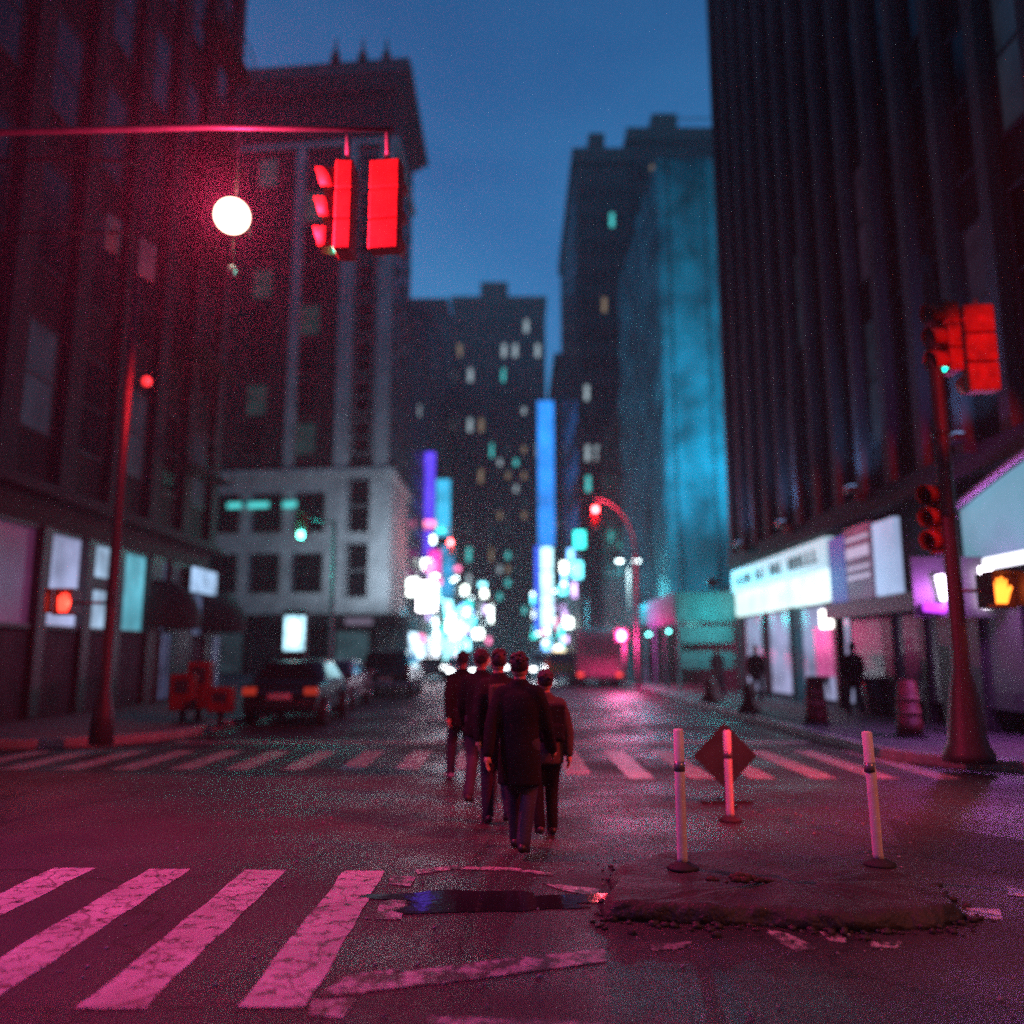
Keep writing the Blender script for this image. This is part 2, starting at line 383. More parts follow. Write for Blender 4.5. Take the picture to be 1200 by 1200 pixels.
pix(m, [(1125, 1064), (1172, 1066), (1175, 1078), (1130, 1076)], .0042); pix(m, [(1180, 1040), (1215, 1046), (1215, 1052), (1182, 1050)])
m.build('broken_line_marking', M['worn'])['kind'] = 'structure'
# puddle
pp = []
for k in range(36):
    a = 2*math.pi*k/36; c = G(585, 1056); rr_ = 1+.22*math.sin(3*a+1)+.17*math.sin(5*a)+.1*math.sin(9*a+2)+rnd.uniform(-.07, .07)
    pp.append((c.x+.82*rr_*math.cos(a), c.y+.24*rr_*math.sin(a)))
o = MB().prism(pp, .001, .0052).build('puddle_water', M['puddle']); o['kind'] = 'structure'
# crumbs of asphalt and grit
def pebbles():
    m = MB()
    for k in range(420):
        x, y = rnd.uniform(-3, 4), rnd.uniform(3.6, 10); s = rnd.uniform(.004, .014)
        m.ell((x, y, s*.3), (s*rnd.uniform(.7, 1.3), s, s*.7), 5, 3)
    o = m.build('gravel', M['kerb']); tag(o, 'scattered loose grit lying on the wet asphalt', 'gravel', kind='stuff')
pebbles()

# ------------------------------------------------------------------ raised island with posts
def island():
    from mathutils import noise as nz
    z = .10
    pts = [G(708, 1078), G(800, 1082), G(900, 1086), G(1000, 1092), G(1095, 1088), G(1128, 1078), G(1095, 1046), G(1010, 1018), G(900, 1012), G(790, 1010), G(722, 1024)]
    cx = sum(p.x for p in pts)/len(pts); cy = sum(p.y for p in pts)/len(pts)
    out = []; n = len(pts)
    for i in range(n):
        a, b = pts[i], pts[(i+1) % n]
        for k in range(14):
            q = a.lerp(b, k/14); f = 1+.035*nz.noise(Vector((q.x*3, q.y*3, 1)))+.02*nz.noise(Vector((q.x*14, q.y*14, 4)))
            out.append((cx+(q.x-cx)*f, cy+(q.y-cy)*f))
    rings = []
    for s_, zz in ((1.02, .0), (1.0, .03), (.99, z*.45), (.975, z*.7), (.955, z*.9), (.92, z*.98), (.85, z), (.7, z), (.55, z+.01), (.4, z+.01), (.25, z+.01), (.08, z+.01)):
        ring = []
        for x, y in out:
            X_, Y_ = cx+(x-cx)*s_, cy+(y-cy)*s_
            d = nz.noise(Vector((X_*5, Y_*5, zz*9)))*.020+nz.noise(Vector((X_*19, Y_*19, zz*30)))*.014
            e = d*1.2 if .0 < zz < z*.95 else 0
            ring.append((X_+(X_-cx)*e*.3, Y_+e*1.2*(1 if Y_ < cy else -1)*-1, max(0, zz+(d if zz > .01 else 0))))
        rings.append(ring)
    o = MB().loft(rings, True, True).build('traffic_island', M['island']); o['kind'] = 'structure'
    m = MB(); rr = random.Random(4)                      # rubble fallen from its broken edge
    for k in range(210):
        i = rr.randrange(len(out)); x, y = out[i]; s_ = rr.choice((.01, .014, .02, .03)); ds = abs(rr.gauss(0, .10))
        x, y = cx+(x-cx)*(1+ds*.35)+rr.uniform(-.04, .04), y+(-ds if y < cy else ds)
        vs = []
        m.ell((x, y, s_*.35), (s_*rr.uniform(.7, 1.5), s_*rr.uniform(.7, 1.3), s_*rr.uniform(.4, .8)), rr.choice((5, 6)), 3)
    o = m.build('rubble', M['island']); tag(o, 'crumbled asphalt lying round the raised island', 'rubble', kind='stuff')
island()
m = MB(); rr = random.Random(9); q = G(872, 1040, .11)
for k in range(34):
    r_ = abs(rr.gauss(0, .5)); a_ = rr.uniform(0, 6.28); s_ = rr.uniform(.012, .038)
    m.ell((q.x+r_*.22*math.cos(a_), q.y+.08+r_*.12*math.sin(a_), .115+max(0, .05*(1-r_))), (s_*rr.uniform(.8, 1.6), s_, s_*.7), 6, 4)
o = m.build('rubble_heap', mat('rusty_broken_asphalt', (.06, .032, .022), .85, var=.5, bump=.8)); tag(o, 'small brown heap of broken asphalt on the island', 'rubble', kind='stuff')
for pts in ([(1040, 960), (1200, 985), (1200, 1030), (1060, 1000)],):
    m = MB(); strip(m, [G(*p) for p in pts][::-1], .002, .0018); m.build('road_patch', mat('tar_patch', (.018, .017, .018), .7, bump=.9, bscale=60))['kind'] = 'structure'
def post(px, py, z, h, label, lean=0.):
    p = G(px, py, z)
    t = empty('delineator_post', (p.x, p.y, z), 0, label, 'post', 'flexible white posts at the crossing')
    MB().tube([(0, 0, 0), (0, 0, .02), (0, 0, .035), (0, 0, .05)], [.115, .11, .07, .05], 24).build('base', M['rubber'], t)
    b = MB()
    b.tube([(0, 0, .04), (lean*.3, 0, .08), (lean*.5, 0, h*.5), (lean, 0, h-.01), (lean, 0, h)], [.038, .037, .037, .037, .028], 20)
    b.build('tube', M['white_plastic'], t)
    for zz in (.73,):
        MB().tube([(lean*.85, 0, h*zz-.035), (lean*.88, 0, h*zz+.035)], .0395, 20).build('reflective_band', M['refl'], t)
    return t
post(800, 1018, .11, .96, 'white tube post at the puddle end of the raised island')
post(856, 962, 0, .86, 'white tube post on the asphalt behind the island, beside the grey diamond sign')
post(1031, 1014, .10, .94, 'pink lit leaning tube post at the kerbed right end of the island', -.03)
# grey diamond sign seen from behind, on its stand
q = G(865, 948)
t = empty('diamond_sign', (q.x-.03, q.y+.35, 0), R(4), 'dull grey diamond road sign on a short stand behind the posts', 'sign')
s = .36
MB().prism_x([(-.006, -.0)]*0 or [(0, 0)]*0 or [(0, 0), (.004, 0), (.004, .004), (0, .004)], 0, .004).build('bolt', M['chrome'], t, xf=Matrix.Translation((0, -.012, .50)))
mm = MB(); mm.add([(-s, 0, .50), (0, 0, .50-s), (s, 0, .50), (0, 0, .50+s), (-s, .006, .50), (0, .006, .50-s), (s, .006, .50), (0, .006, .50+s)],
       [(0, 1, 2, 3), (7, 6, 5, 4), (0, 4, 5, 1), (1, 5, 6, 2), (2, 6, 7, 3), (3, 7, 4, 0)])
mm.build('sign_plate', M['sign_grey'], t, bevel=.002)
MB().box(-.02, .01, .0, .02, .035, .8).box(-.28, -.02, .0, .28, .03, .03).box(-.02, -.3, .0, .02, .3, .028).build('stand', M['trim'], t)
# ------------------------------------------------------------------ traffic signals
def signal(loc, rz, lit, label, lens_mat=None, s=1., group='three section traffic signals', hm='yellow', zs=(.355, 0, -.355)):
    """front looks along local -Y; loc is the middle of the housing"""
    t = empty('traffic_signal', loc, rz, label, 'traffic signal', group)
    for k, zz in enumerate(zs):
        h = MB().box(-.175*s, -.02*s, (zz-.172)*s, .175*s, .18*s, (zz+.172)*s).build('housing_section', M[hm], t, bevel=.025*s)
        n = 20; v = MB(); ro, ri = .155*s, .145*s
        rings = []
        for yy, in ((-.02,), (-.27,)):
            cut = 0 if yy > -.1 else 1
            ring = []
            for i in range(n+1):
                a = R(-50+280*i/n); ring.append((ro*math.cos(a), yy*s - (0 if not cut else -.09*s*(1-math.sin(a))*.5), zz*s+ro*math.sin(a)))
            for i in range(n, -1, -1):
                a = R(-50+280*i/n); ring.append((ri*math.cos(a), yy*s - (0 if not cut else -.09*s*(1-math.sin(a))*.5), zz*s+ri*math.sin(a)))
            rings.append(ring)
        if hm == 'yellow': v.loft(rings, True, True).build('visor', M[hm], t)
        on = k == lit
        ln = MB(); rg = []
        for r_, y_ in ((.143, -.022), (.12, -.04), (.07, -.055), (.01, -.06)):
            rg.append([(r_*s*math.cos(2*math.pi*i/24), y_*s, zz*s+r_*s*math.sin(2*math.pi*i/24)) for i in range(24)])
        ln.loft(rg).build('lens', lens_mat if on else M['lens_off'], t)
    MB().box(-.03*s, .05*s, .53*s, .03*s, .11*s, .62*s).build('bracket', M['pole'], t)
    return t
# mast arm over the near street: pole stands out of frame at the left, arm crosses rows 145-155
AY = 8.7
aL = P(-260, 158, AY); aR = P(462, 152, AY)
t = empty('mast_arm_pole', (aL.x-.2, AY, 0.15), 0, 'tall grey pole whose long thin arm carries three signals over the street', 'signal pole')
MB().tube([(0, 0, 0), (0, 0, .9), (0, 0, 8.2)], [.19, .15, .10], 20).build('pole', M['bronze'], t)
aa = aR - Vector((aL.x-.2, AY, .15)); al = aL - Vector((aL.x-.2, AY, .15))
MB().tube([(0, 0, al.z-.02), (aa.x*.3, 0, al.z+.02), (aa.x*.7, 0, aa.z+.03), (aa.x, 0, aa.z)], [.05, .042, .036, .03], 14).build('arm', M['trim'], t)
g1 = P(272, 253, AY)
sg = signal((g1.x, AY, g1.z-.355), 0, 0, 'single glowing red signal lamp hung under the long arm', E_RED, hm='black', zs=(.355,))
MB().tube([(0, .09, .19), (0, .09, -.18)], .018, 8).build('pull_rod', M['black'], sg)
MB().ell((0, .09, -.24), (.06, .06, .07)).build('end_weight', M['white_plastic'], sg)
MB().tube([(0, .09, .62), (0, .09, aR.z-g1.z+.35)], .022, 10).build('hanger', M['pole'], sg)
gg_ = P(272, 253, AY-.12)
MB().ell((gg_.x-g1.x, gg_.y-AY, gg_.z-(g1.z-.355)), (.195, .195, .195), 24, 16).build('lamp_globe', emi('warm_white_red_globe', (1, .62, .45), 5, False), sg)  # glowing ball added to give the lamp its overexposed white core
light('red_signal_lamp', 'POINT', (gg_.x, gg_.y-.21, gg_.z-.02), (1, .03, .12), 2050, 0)
for px, rz, lit, lb in ((397, R(-90), 2, 'side on signal with green glint, inner of the pair on the arm'),
                        (455, R(172), -1, 'signal seen from its flat back, at the free end of the arm')):
    c = P(px, 247, AY+.1)
    sg = signal((c.x, AY+.1, c.z), rz, lit, lb, E_GREEN, 1.0)
    MB().tube([(0, .08, .6), (0, .08, aR.z-c.z)], .03, 10).build('hanger', M['pole'], sg)
light('green_signal_lamp', 'SPOT', (P(375, 285, AY+.1).x-.1, AY+.1, P(375, 285, AY+.1).z), (.05, 1, .75), 25, .05, target=(-20, AY, 0), spot=110)

# left corner pole with street name signs
q = G(118, 872, .15)
t = empty('street_lamp', (q.x, q.y, .15), 0, 'slim brown lamp post with street name signs on the left corner', 'lamp post')
top = P(163, 190, q.y).z-.15
MB().tube([(0, 0, 0), (0, 0, .5), (0, 0, .9), (0, 0, top)], [.2, .17, .09, .06], 16).build('pole', M['bronze'], t)
MB().tube([(0, 0, top-.02), (-1.2, -.4, top-.15), (-3.4, -.9, top-.6)], [.045, .04, .035], 12).build('arm', M['bronze'], t)
MB().tube([(0, 0, top-1.4), (-2.8, -.6, top-1.7)], [.03, .03], 10).build('brace', M['bronze'], t)
for (px, pz, yaw) in ((133, 275, 70), (172, 305, 60)):
    cc = P(px, pz, q.y)
    mt = Matrix.Translation((cc.x-q.x+(-.0), 0, cc.z-.15)) @ Matrix.Rotation(R(yaw), 4, 'Z')
    MB().box(-.17, -.012, -.34, .17, .012, .34).build('name_plate', M['sign_white'], t, xf=mt, bevel=.004)
MB().ell((.32, 0, P(141, 447, q.y).z-.15), (.09, .09, .10)).build('beacon', emi('red_beacon', (1, .03, .03), 1.2), t)
light('red_beacon_lamp', 'POINT', (q.x+.55, q.y-.25, P(141, 447, q.y).z), (1, .02, .03), 130, .1)
MB().box(-.07, -.07, 2.2, .07, .07, 2.55).build('junction_box', M['trim'], t)
# pedestrian signals
HAND = [(-.06,-.12),(.05,-.12),(.085,-.03),(.115,.03),(.09,.05),(.06,.01),(.065,.10),(.045,.105),(.03,.03),(.025,.125),(.0,.125),(-.005,.03),(-.02,.115),(-.042,.11),(-.04,.02),(-.06,.08),(-.08,.075),(-.075,-.04)]
def ped(loc, rz, em, label, s=1., armx=0.):
    t = empty('pedestrian_signal', loc, rz, label, 'pedestrian signal', 'lit hand pedestrian signals')
    MB().box(-.23*s, 0, -.23*s, .23*s, .2, .23*s).build('housing', M['black'], t, bevel=.02)
    m = MB(); n = len(HAND)
    m.add([(x*1.45*s, -.012, z*1.45*s) for x, z in HAND]+[(x*1.45*s, -.004, z*1.45*s) for x, z in HAND], [tuple(range(n)), tuple(range(n, 2*n))[::-1]]+[(i, (i+1) % n, n+(i+1) % n, n+i) for i in range(n)])
    m.build('hand_symbol', em, t)
    v = MB(); v.box(-.25*s, -.2, .23*s, .25*s, .02, .25*s).box(-.25*s, -.2, -.2*s, -.235*s, .02, .232*s).box(.235*s, -.2, -.2*s, .25*s, .02, .232*s).build('visor', M['black'], t)
    if armx: MB().tube([(0, .1, 0), (armx, .1, 0)], .025, 10).build('arm', M['pole'], t)
    return t
c = P(75, 706, q.y-.1)
ped((c.x, c.y, c.z), 0, E_HAND, 'red hand pedestrian signal beside the brown lamp post', .9, armx=q.x-c.x)
light('red_hand_lamp', 'POINT', (c.x, c.y-.25, c.z), (1, .06, .04), 22, .07)

# right corner pole
qr = G(1136, 893, .15)
t = empty('signal_pole', (qr.x, qr.y, .15), 0, 'thick flared base signal pole on the right corner', 'signal pole')
topz = P(1128, 300, qr.y).z-.15
MB().tube([(0, 0, 0), (0, 0, .12), (0, 0, .25), (0, 0, 1.0), (0, 0, 1.25), (0, 0, topz-.4), (0, 0, topz)], [.34, .33, .26, .17, .115, .095, .05], 20).build('pole', M['bronze'], t)
for zz in (4.6, 5.9, 3.4): MB().tube([(0, 0, zz), (0, 0, zz+.06)], .13, 16).build('clamp', M['trim'], t)
for px, py, rz, lit, sc, lb, gy in ((1105, 397, R(-84), 2, 1.02, 'signal with three visors and a green glint on the right corner pole', 0),
                                 (1143, 412, R(176), -1, 1.25, 'large signal turned away, showing its wide red back, on the right corner pole', -.05),
                                 (1098, 608, R(-70), -1, .95, 'dark low signal at the street side of the right corner pole', .15)):
    c = P(px, py, qr.y+gy)
    sg = signal((c.x, c.y, c.z), rz, lit, lb, E_GREEN, sc)
c = P(1173, 692, qr.y-.1)
ped((c.x, c.y, c.z), R(8), E_HANDO, 'orange hand pedestrian signal beside the flared signal pole', 1.05, armx=qr.x-c.x)
light('orange_hand_lamp', 'POINT', (c.x, c.y-.3, c.z), (1, .10, .03), 30, .07)
# violet tube sign beside that pole
t = empty('tube_sign', P(1110, 690, 15.5), 0, 'violet and white lit tube sign beyond the flared signal pole', 'sign')
MB().tube([(-.12, 0, .25), (-.05, 0, -.2)], .075, 12).build('tube', emi('white_violet_tube', (.85, .7, 1), 9), t)
MB().tube([(.72, 0, .40), (.75, 0, -.35)], .11, 12).build('tube', emi('white_tube', (.95, .85, 1), 9), t)
MB().tube([(-.42, .02, -.32), (-.1, .02, -.36), (.1, .02, -.2)], .09, 12).build('violet_tube', emi('violet_tube', (.45, .04, .75), 2.5), t)
MB().box(-.55, .14, -.5, .95, .2, .6).build('back_panel', M['trim'], t)
MB().box(.1, .2, -2.4, .2, .28, -.3).build('post', M['trim'], t)
pv = P(1110, 690, 15.2)
light('violet_sign_lamp', 'POINT', (pv.x+.2, pv.y-.4, pv.z), (.75, .16, 1), 190, .15)

# added lamp posts out of view, to colour the light on the crossing
def added_lamp(x, y, z, dx, cl, e, label, tgt, em, spot=120):
    t = empty('street_lamp', (x, y, 0.0), 0, label, 'lamp post')
    MB().tube([(0, 0, 0), (0, 0, .8), (0, 0, z)], [.18, .11, .07], 14).build('pole', M['bronze'], t)
    MB().tube([(0, 0, z-.05), (dx*.5, 0, z+.25), (dx, 0, z+.2)], .04, 10).build('arm', M['bronze'], t)
    MB().box(dx-.3, -.12, z+.13, dx+.3, .12, z+.26).build('lamp_head', M['trim'], t, bevel=.03)
    MB().box(dx-.22, -.09, z+.115, dx+.22, .09, z+.128).build('lamp_lens', em, t)
    light(label.split()[0]+'_lamp', 'SPOT', (x+dx, y, z+.08), cl, e, .12, target=tgt, spot=spot, blend=.6)
added_lamp(-8.8, 4.6, 7.5, 1.6, (.75, .12, .85), 1500, 'magenta lamp post at the left end of the crossing', (-3.0, 6.0, 0), emi('magenta_lamp', (1, .15, .7), 20, False), 78)
added_lamp(8.0, 6.0, 7.5, -1.2, (1, .02, .03), 8500, 'red lamp post beside the kerb at the right of the crossing', (-.8, 13.8, 0), emi('red_lamp', (1, .1, .06), 20, False), 68)
added_lamp(8.0, 1.0, 6.5, -1.5, (1, .17, .07), 1900, 'orange lamp post at the right end of the crossing', (2.9, 7.2, .4), emi('orange_lamp', (1, .25, .1), 20, False), 44)
light('corner_red_lamp', 'SPOT', (6.4, .9, 6.5), (1, .015, .02), 6000, .1, target=(7.3, 13.4, 5.3), spot=15, blend=.5)  # added red spot without a fixture, reddens the corner pole signals

# ------------------------------------------------------------------ buildings
def wall_rect_parts(root, xf, wall, n_cols, n_rows, w0, w1, z0, dz, ww, wh, frame_mat, glass_mats, name='window', sill=None, frames=True, start=0, prob=None):
    """windows on a facade; local x runs along the facade, -y is out"""
    base_g = base_f = base_s = None
    gl = {}
    for r in range(n_rows):
        for c in range(n_cols):
            cx = w0+(w1-w0)*(c+.5)/n_cols; cz = z0+dz*(r+.5)
            gm = glass_mats(r, c)
            if gm not in gl:
                g = MB().box(-ww/2+.06, -.02, -wh/2+.06, ww/2-.06, .03, wh/2-.06).build('pane', gm); gl[gm] = g.data; bpy.data.objects.remove(g)
            if base_f is None:
                fb = MB(); a, b = ww/2, wh/2
                fb.box(-a, -.05, -b, -a+.08, .04, b).box(a-.08, -.05, -b, a, .04, b).box(-a+.08, -.05, -b, a-.08, .04, -b+.08).box(-a+.08, -.05, b-.08, a-.08, .04, b)
                fb.box(-a+.08, -.045, -.03, a-.08, .035, .03)
                base_f = fb.build(name, frame_mat); fm = base_f.data; bpy.data.objects.remove(base_f); base_f = True
            o = bpy.data.objects.new(name, fm); col.objects.link(o); o.parent = root
            o.matrix_local = xf @ Matrix.Translation((cx, 0, cz))
            p = bpy.data.objects.new('pane', gl[gm]); col.objects.link(p); p.parent = o
def fx(x, side):       # facade frames: side 'W' wall on the left of the street (faces +x), 'E' faces -x
    return (Matrix.Translation((x, 0, 0)) @ Matrix.Rotation(R(90), 4, 'Z')) if side == 'W' else (Matrix.Translation((x, 0, 0)) @ Matrix.Rotation(R(-90), 4, 'Z') )
# for side W local x -> world +y ; local -y -> world +x. For side E local x -> world -y; local -y -> world -x.
DARK = M['glass']
def lit(name, c, s): return emi(name, c, s, False, 'noise', 1.3, .35)
W_BLUE = lit('window_faint_blue', (.35, .5, .8), .035); W_WARM = lit('window_faint_warm', (1, .7, .4), .35); W_CYAN = lit('window_cyan', (.1, .9, .9), 1.2)
W_VIO = lit('window_faint_violet', (.6, .35, .7), .03); W_TEAL = lit('window_faint_teal', (.15, .6, .6), .06); W_WHITE = lit('window_white', (.7, .9, 1), .8); W_PINK = lit('window_pink', (1, .1, .4), 1.6)

# --- left dark building with shopfronts
b = empty('corner_building', (XL, 16, 0), 0, 'tall dark building with purple lit shopfronts along the left pavement', 'building')
root = b; inv = Matrix.Translation((-XL, -16, 0))
def bb(m, name, mat_, bevel=0, parent=None): return m.build(name, mat_, parent or b, bevel=bevel, xf=inv)
YE = X(238, 767, XL).y
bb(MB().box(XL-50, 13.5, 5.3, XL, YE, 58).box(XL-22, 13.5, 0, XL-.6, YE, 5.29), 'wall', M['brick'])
bb(MB().box(XL+.021, 13.3, 5.2, XL+.5, YE+.1, 5.4).box(XL+.003, 13.3, 5.4, XL+.3, YE+.05, 5.55), 'cornice', M['darkstone'], .03)
bb(MB().box(XL-.6, 13.5, 4.6, XL+.02, YE, 5.3), 'fascia', M['darkstone'])
for i in range(7):
    yy = 15.2+(YE-15.5)*i/6
    bb(MB().box(XL, yy-.35, 5.55, XL+.22, yy+.35, 50), 'pilaster', M['darkstone'])
shop = {'p': emi('shop_purple', (.42, .10, .34), .22, True, 'noise', .9, .5), 'b': emi('shop_blue_pink', (.50, .58, .95), 1.0, True, 'noise', .55, .22), 'w': emi('shop_pale', (.45, .68, .95), 1.1, True, 'noise', 1.2, .4),
        'c': emi('shop_cyan', (.16, .66, .85), 1.25, True, 'noise', .6, .22), 'd': emi('shop_dim_blue', (.3, .42, .8), .35, True, 'noise', 1.1, .3)}
def lspan(px0, px1, x): return X(px0, 767, x).y, X(px1, 767, x).y
prev = 13.4
for px0, px1, kk in ((-160, -80, 'p'), (-68, 26, 'p'), (38, 82, 'b'), (92, 117, 'w'), (129, 161, 'c'), (176, 186, 'd'), (214, 236, 'd')):
    ya, yb_ = lspan(px0, px1, XL-.2)
    bb(MB().box(XL-.6, prev, 0.15, XL+.06, ya, 4.6), 'pier', M['trim'], .02); prev = yb_
    bb(MB().box(XL-.22, ya, 2.3, XL-.16, yb_, 4.58), 'shop_window', shop[kk])
    fr = MB().box(XL-.16, ya, 2.2, XL-.02, yb_, 2.3).box(XL-.16, ya, 4.5, XL-.02, yb_, 4.6)
    if kk == 'w': fr.box(XL-.16, ya, 3.3, XL-.05, yb_, 3.65)
    bb(fr, 'window_frame', M['trim'])
    bb(MB().box(XL-.3, ya+.1, .15, XL-.06, yb_-.1, 2.15), 'stall_riser', M['riser'], .02)
bb(MB().box(XL-.6, prev, 0.15, XL+.06, YE, 4.6), 'pier', M['trim'], .02)
wall_rect_parts(b, inv @ fx(XL, 'W') , None, 6, 9, 15.2, YE-.3, 6.0, 3.9, 1.35, 2.6, M['frame'], lambda r, c: W_BLUE if r == 0 and c % 2 else DARK)
# fire escape on it
fe = MB()
for k in range(7):
    z = 7.5+k*3.9; y0_ = YE-4.6; y1_ = YE-1.2
    fe.box(XL+.25, y0_, z, XL+1.15, y1_, z+.05)
    fe.box(XL+1.12, y0_, z+.05, XL+1.15, y0_+.04, z+1).box(XL+1.12, y1_-.04, z+.05, XL+1.15, y1_, z+1).box(XL+1.11, y0_, z+1, XL+1.15, y1_, z+1.04).box(XL+1.11, y0_, z+.5, XL+1.14, y1_, z+.53)
    if k < 6:
        s_ = 1 if k % 2 else -1; ym = (y0_+y1_)/2
        fe.tube([(XL+.8, ym-s_*1.3, z+.05), (XL+.8, ym+s_*1.3, z+3.9)], .03, 6).tube([(XL+.45, ym-s_*1.3, z+.05), (XL+.45, ym+s_*1.3, z+3.9)], .03, 6)
bb(fe, 'fire_escape', M['trim'])
# domed awnings over the far shop doors
for i, (px, w_) in enumerate(((203, .95), (262, .9))):
    yq = X(px, 740, XL+.6).y
    t = empty('dome_awning', (XL+.08, yq, 2.65), 0, ['black domed awning over the nearer shop door', 'black domed awning over the shop door next to the lit kiosk'][i], 'awning', 'black domed awnings')
    rings = []
    for j in range(7):
        a = R(90*j/6); rings.append([(.05+1.25*math.cos(R(th))*math.cos(a), w_*1.1*math.sin(R(th))*math.cos(a)*1., 1.25*math.sin(a)) for th in range(-90, 91, 12)])
    MB().loft(rings, False, True, False).build('canopy', M['awning'], t)
    v = MB(); v.loft([[(.05+1.25*math.cos(R(th)), w_*1.1*math.sin(R(th)), z_) for th in range(-90, 91, 12)] for z_ in (0, -.25)], False, True, False).build('valance', M['awning'], t)
# bright blue shop sign behind the awnings
t = empty('lit_shop_sign', (XL+.3, X(238, 680, XL+.3).y, 0), 0, 'pale blue lit sign board between the domed awnings', 'sign')
z_ = X(238, 680, XL+.3).z
MB().box(0, -1.1, z_-.45, .1, 1.1, z_+.35).build('sign_face', emi('pale_blue_sign', (.40, .62, .95), 1.4, True, 'noise', 1.6, .3), t)
MB().box(-.1, -1.15, z_-.5, -.002, 1.15, z_+.4).build('sign_box', M['trim'], t)
# door panels lit blue
for i, px in enumerate((190, 250)):
    yq = X(px, 780, XL+.05).y
    t = empty('glass_door', (XL+.06, yq, .15), 0, ['lit glass shop door under the nearer domed awning', 'lit glass shop door under the farther domed awning'][i], 'door', 'glass shop doors')
    MB().box(0, -.32, .1, .03, -.02, 2.1).box(0, .08, .1, .03, .38, 2.1).build('pane', emi('door_glow', (.25, .32, .7), .30, True, 'noise', 1.5, .3), t)
    MB().box(-.02, -.42, 0, .06, -.33, 2.2).box(-.02, .39, 0, .06, .48, 2.2).box(-.02, -.01, 0, .06, .07, 2.2).box(-.02, -.33, 2.11, .06, .39, 2.2).build('door_frame', M['trim'], t)

# --- right dark building
b = empty('corner_building', (XR, 16, 0), 0, 'very tall dark building with pale pilasters above the shops at right', 'building')
inv = Matrix.Translation((-XR, -16, 0))
YF = X(868, 767, XR).y
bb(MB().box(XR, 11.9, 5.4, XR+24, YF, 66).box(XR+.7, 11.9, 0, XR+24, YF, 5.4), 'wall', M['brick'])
bb(MB().box(XR-.35, 11.8, 5.0, XR, YF+.05, 5.5), 'cornice', M['darkstone'], .03)
nr = 13
for i in range(nr+1):
    yy = 13.0+(YF-13.2)*i/nr
    bb(MB().box(XR-.28, yy-.17, 5.5, XR-.0, yy+.17, 64), 'pilaster', M['sootystone'], 0)
wall_rect_parts(b, inv @ fx(XR, 'E'), None, nr, 7, -(YF-.2), -13.0, 6.2, 4.2, .95, 3.2, M['frame'], lambda r, c: [DARK, DARK, DARK, W_BLUE, DARK, W_VIO, DARK][(r*2+c*3) % 7] if r < 2 else DARK)
# ground floor zones (front face flush at XR) from pixel columns
def zone(px0, px1, pyt, pyb, mat_, name, x=XR-.1, t=.2, par=None):
    a = X(px0, pyt, x); c_ = X(px1, pyt, x); zt = (a.z+c_.z)/2
    zb = (X(px0, pyb, x).z + X(px1, pyb, x).z)/2
    return bb(MB().box(x, c_.y, zb, x+t, a.y, zt), name, mat_, parent=par)
def span(px0, px1, x): return X(px1, 767, x).y, X(px0, 767, x).y
# the bright white shop
y0_, y1_ = span(862, 976, XR-.12)
E_SHOP = emi('white_shop_light', (.72, .95, .95), 1.7, True, 'noise', .8, .55)
bb(MB().box(XR-.02, y0_, 3.1, XR+.1, y1_, 4.0), 'lit_fascia', E_SHOP)
bb(MB().box(XR-.14, y0_, 4.02, XR+.1, y1_, 4.9), 'sign_board', emi('fascia_sign_glow', (.55, .8, .95), .85, True))
lt = MB(); yy = y1_-.7; rr = random.Random(3)
while yy > y0_+.8:
    wd = rr.uniform(.22, .42)
    if rr.random() > .18:
        lt.box(XR-.17, yy-wd*.8, 4.25, XR-.142, yy, 4.33+rr.choice((0, .28))).box(XR-.17, yy-wd*.3, 4.33, XR-.142, yy, 4.65)
    yy -= wd+.12
bb(lt, 'lettering', M['trim'])
bb(MB().box(XR+.35, y0_, .3, XR+.4, y1_, 3.05), 'shop_interior', emi('lavender_shop_light', (.42, .45, .75), 1.0, True, 'noise', .9, .35))
for f_ in (0, .33, .36, .66, 1):
    ym = y0_+(y1_-y0_)*f_; bb(MB().box(XR-.05, ym-.12, .15, XR+.2, ym+.12, 3.1), 'pier', M['shed'] if f_ in (.33, .36) else M['trim'])
bb(MB().box(XR-.05, y0_+.2, 1.0, XR-.0, y0_+1.6, 2.4), 'pink_poster', emi('pink_poster_light', (.9, .16, .5), .8, True, 'noise', 2, .3))
bb(MB().box(XR-.15, y0_+.05, 2.35, XR-.0, y0_+.75, 2.85), 'shop_lamp', emi('shop_lamp_glow', (1, .95, .9), 6))
# sign strip further right
Z1, Z2 = 3.0, 4.75
E1 = emi('blue_sign', (.03, .07, .5), .55, True); E2 = emi('purple_sign', (.38, .12, .36), .28, True, 'noise', 1.5, .4); E3 = emi('pale_blue_panel', (.42, .58, .92), 1.0, True, 'noise', .5, .6)
for px0, px1, mt, nm in ((978, 997, E1, 'blue_panel'), (1032, 1058, E3, 'pale_panel')):
    a0, a1 = span(px0, px1, XR-.2); bb(MB().box(XR-.2, a0, Z1, XR-.05, a1, Z2), nm, mt)
a0, a1 = span(998, 1029, XR-.2)
bb(MB().box(XR-.2, a0, Z1, XR-.05, a1, Z2+.1), 'banner_panel', E2)
for k, (za, zb_) in enumerate(((4.05, 4.32), (3.75, 3.83), (3.5, 3.6), (4.5, 4.58))):
    bb(MB().box(XR-.225, a0+.1, za, XR-.203, a1-.1, zb_), 'banner_stripe', emi('banner_white%d' % k, (.6, .5, .75), .8, False))
bb(MB().box(XR-.4, 11.9, 2.55, XR-.02, span(978, 978, XR-.2)[0]+.0, 2.95), 'shop_beam', M['trim'])
E_PAN = emi('violet_window_glow', (.20, .10, .30), .05, True, 'noise', .8, .3)
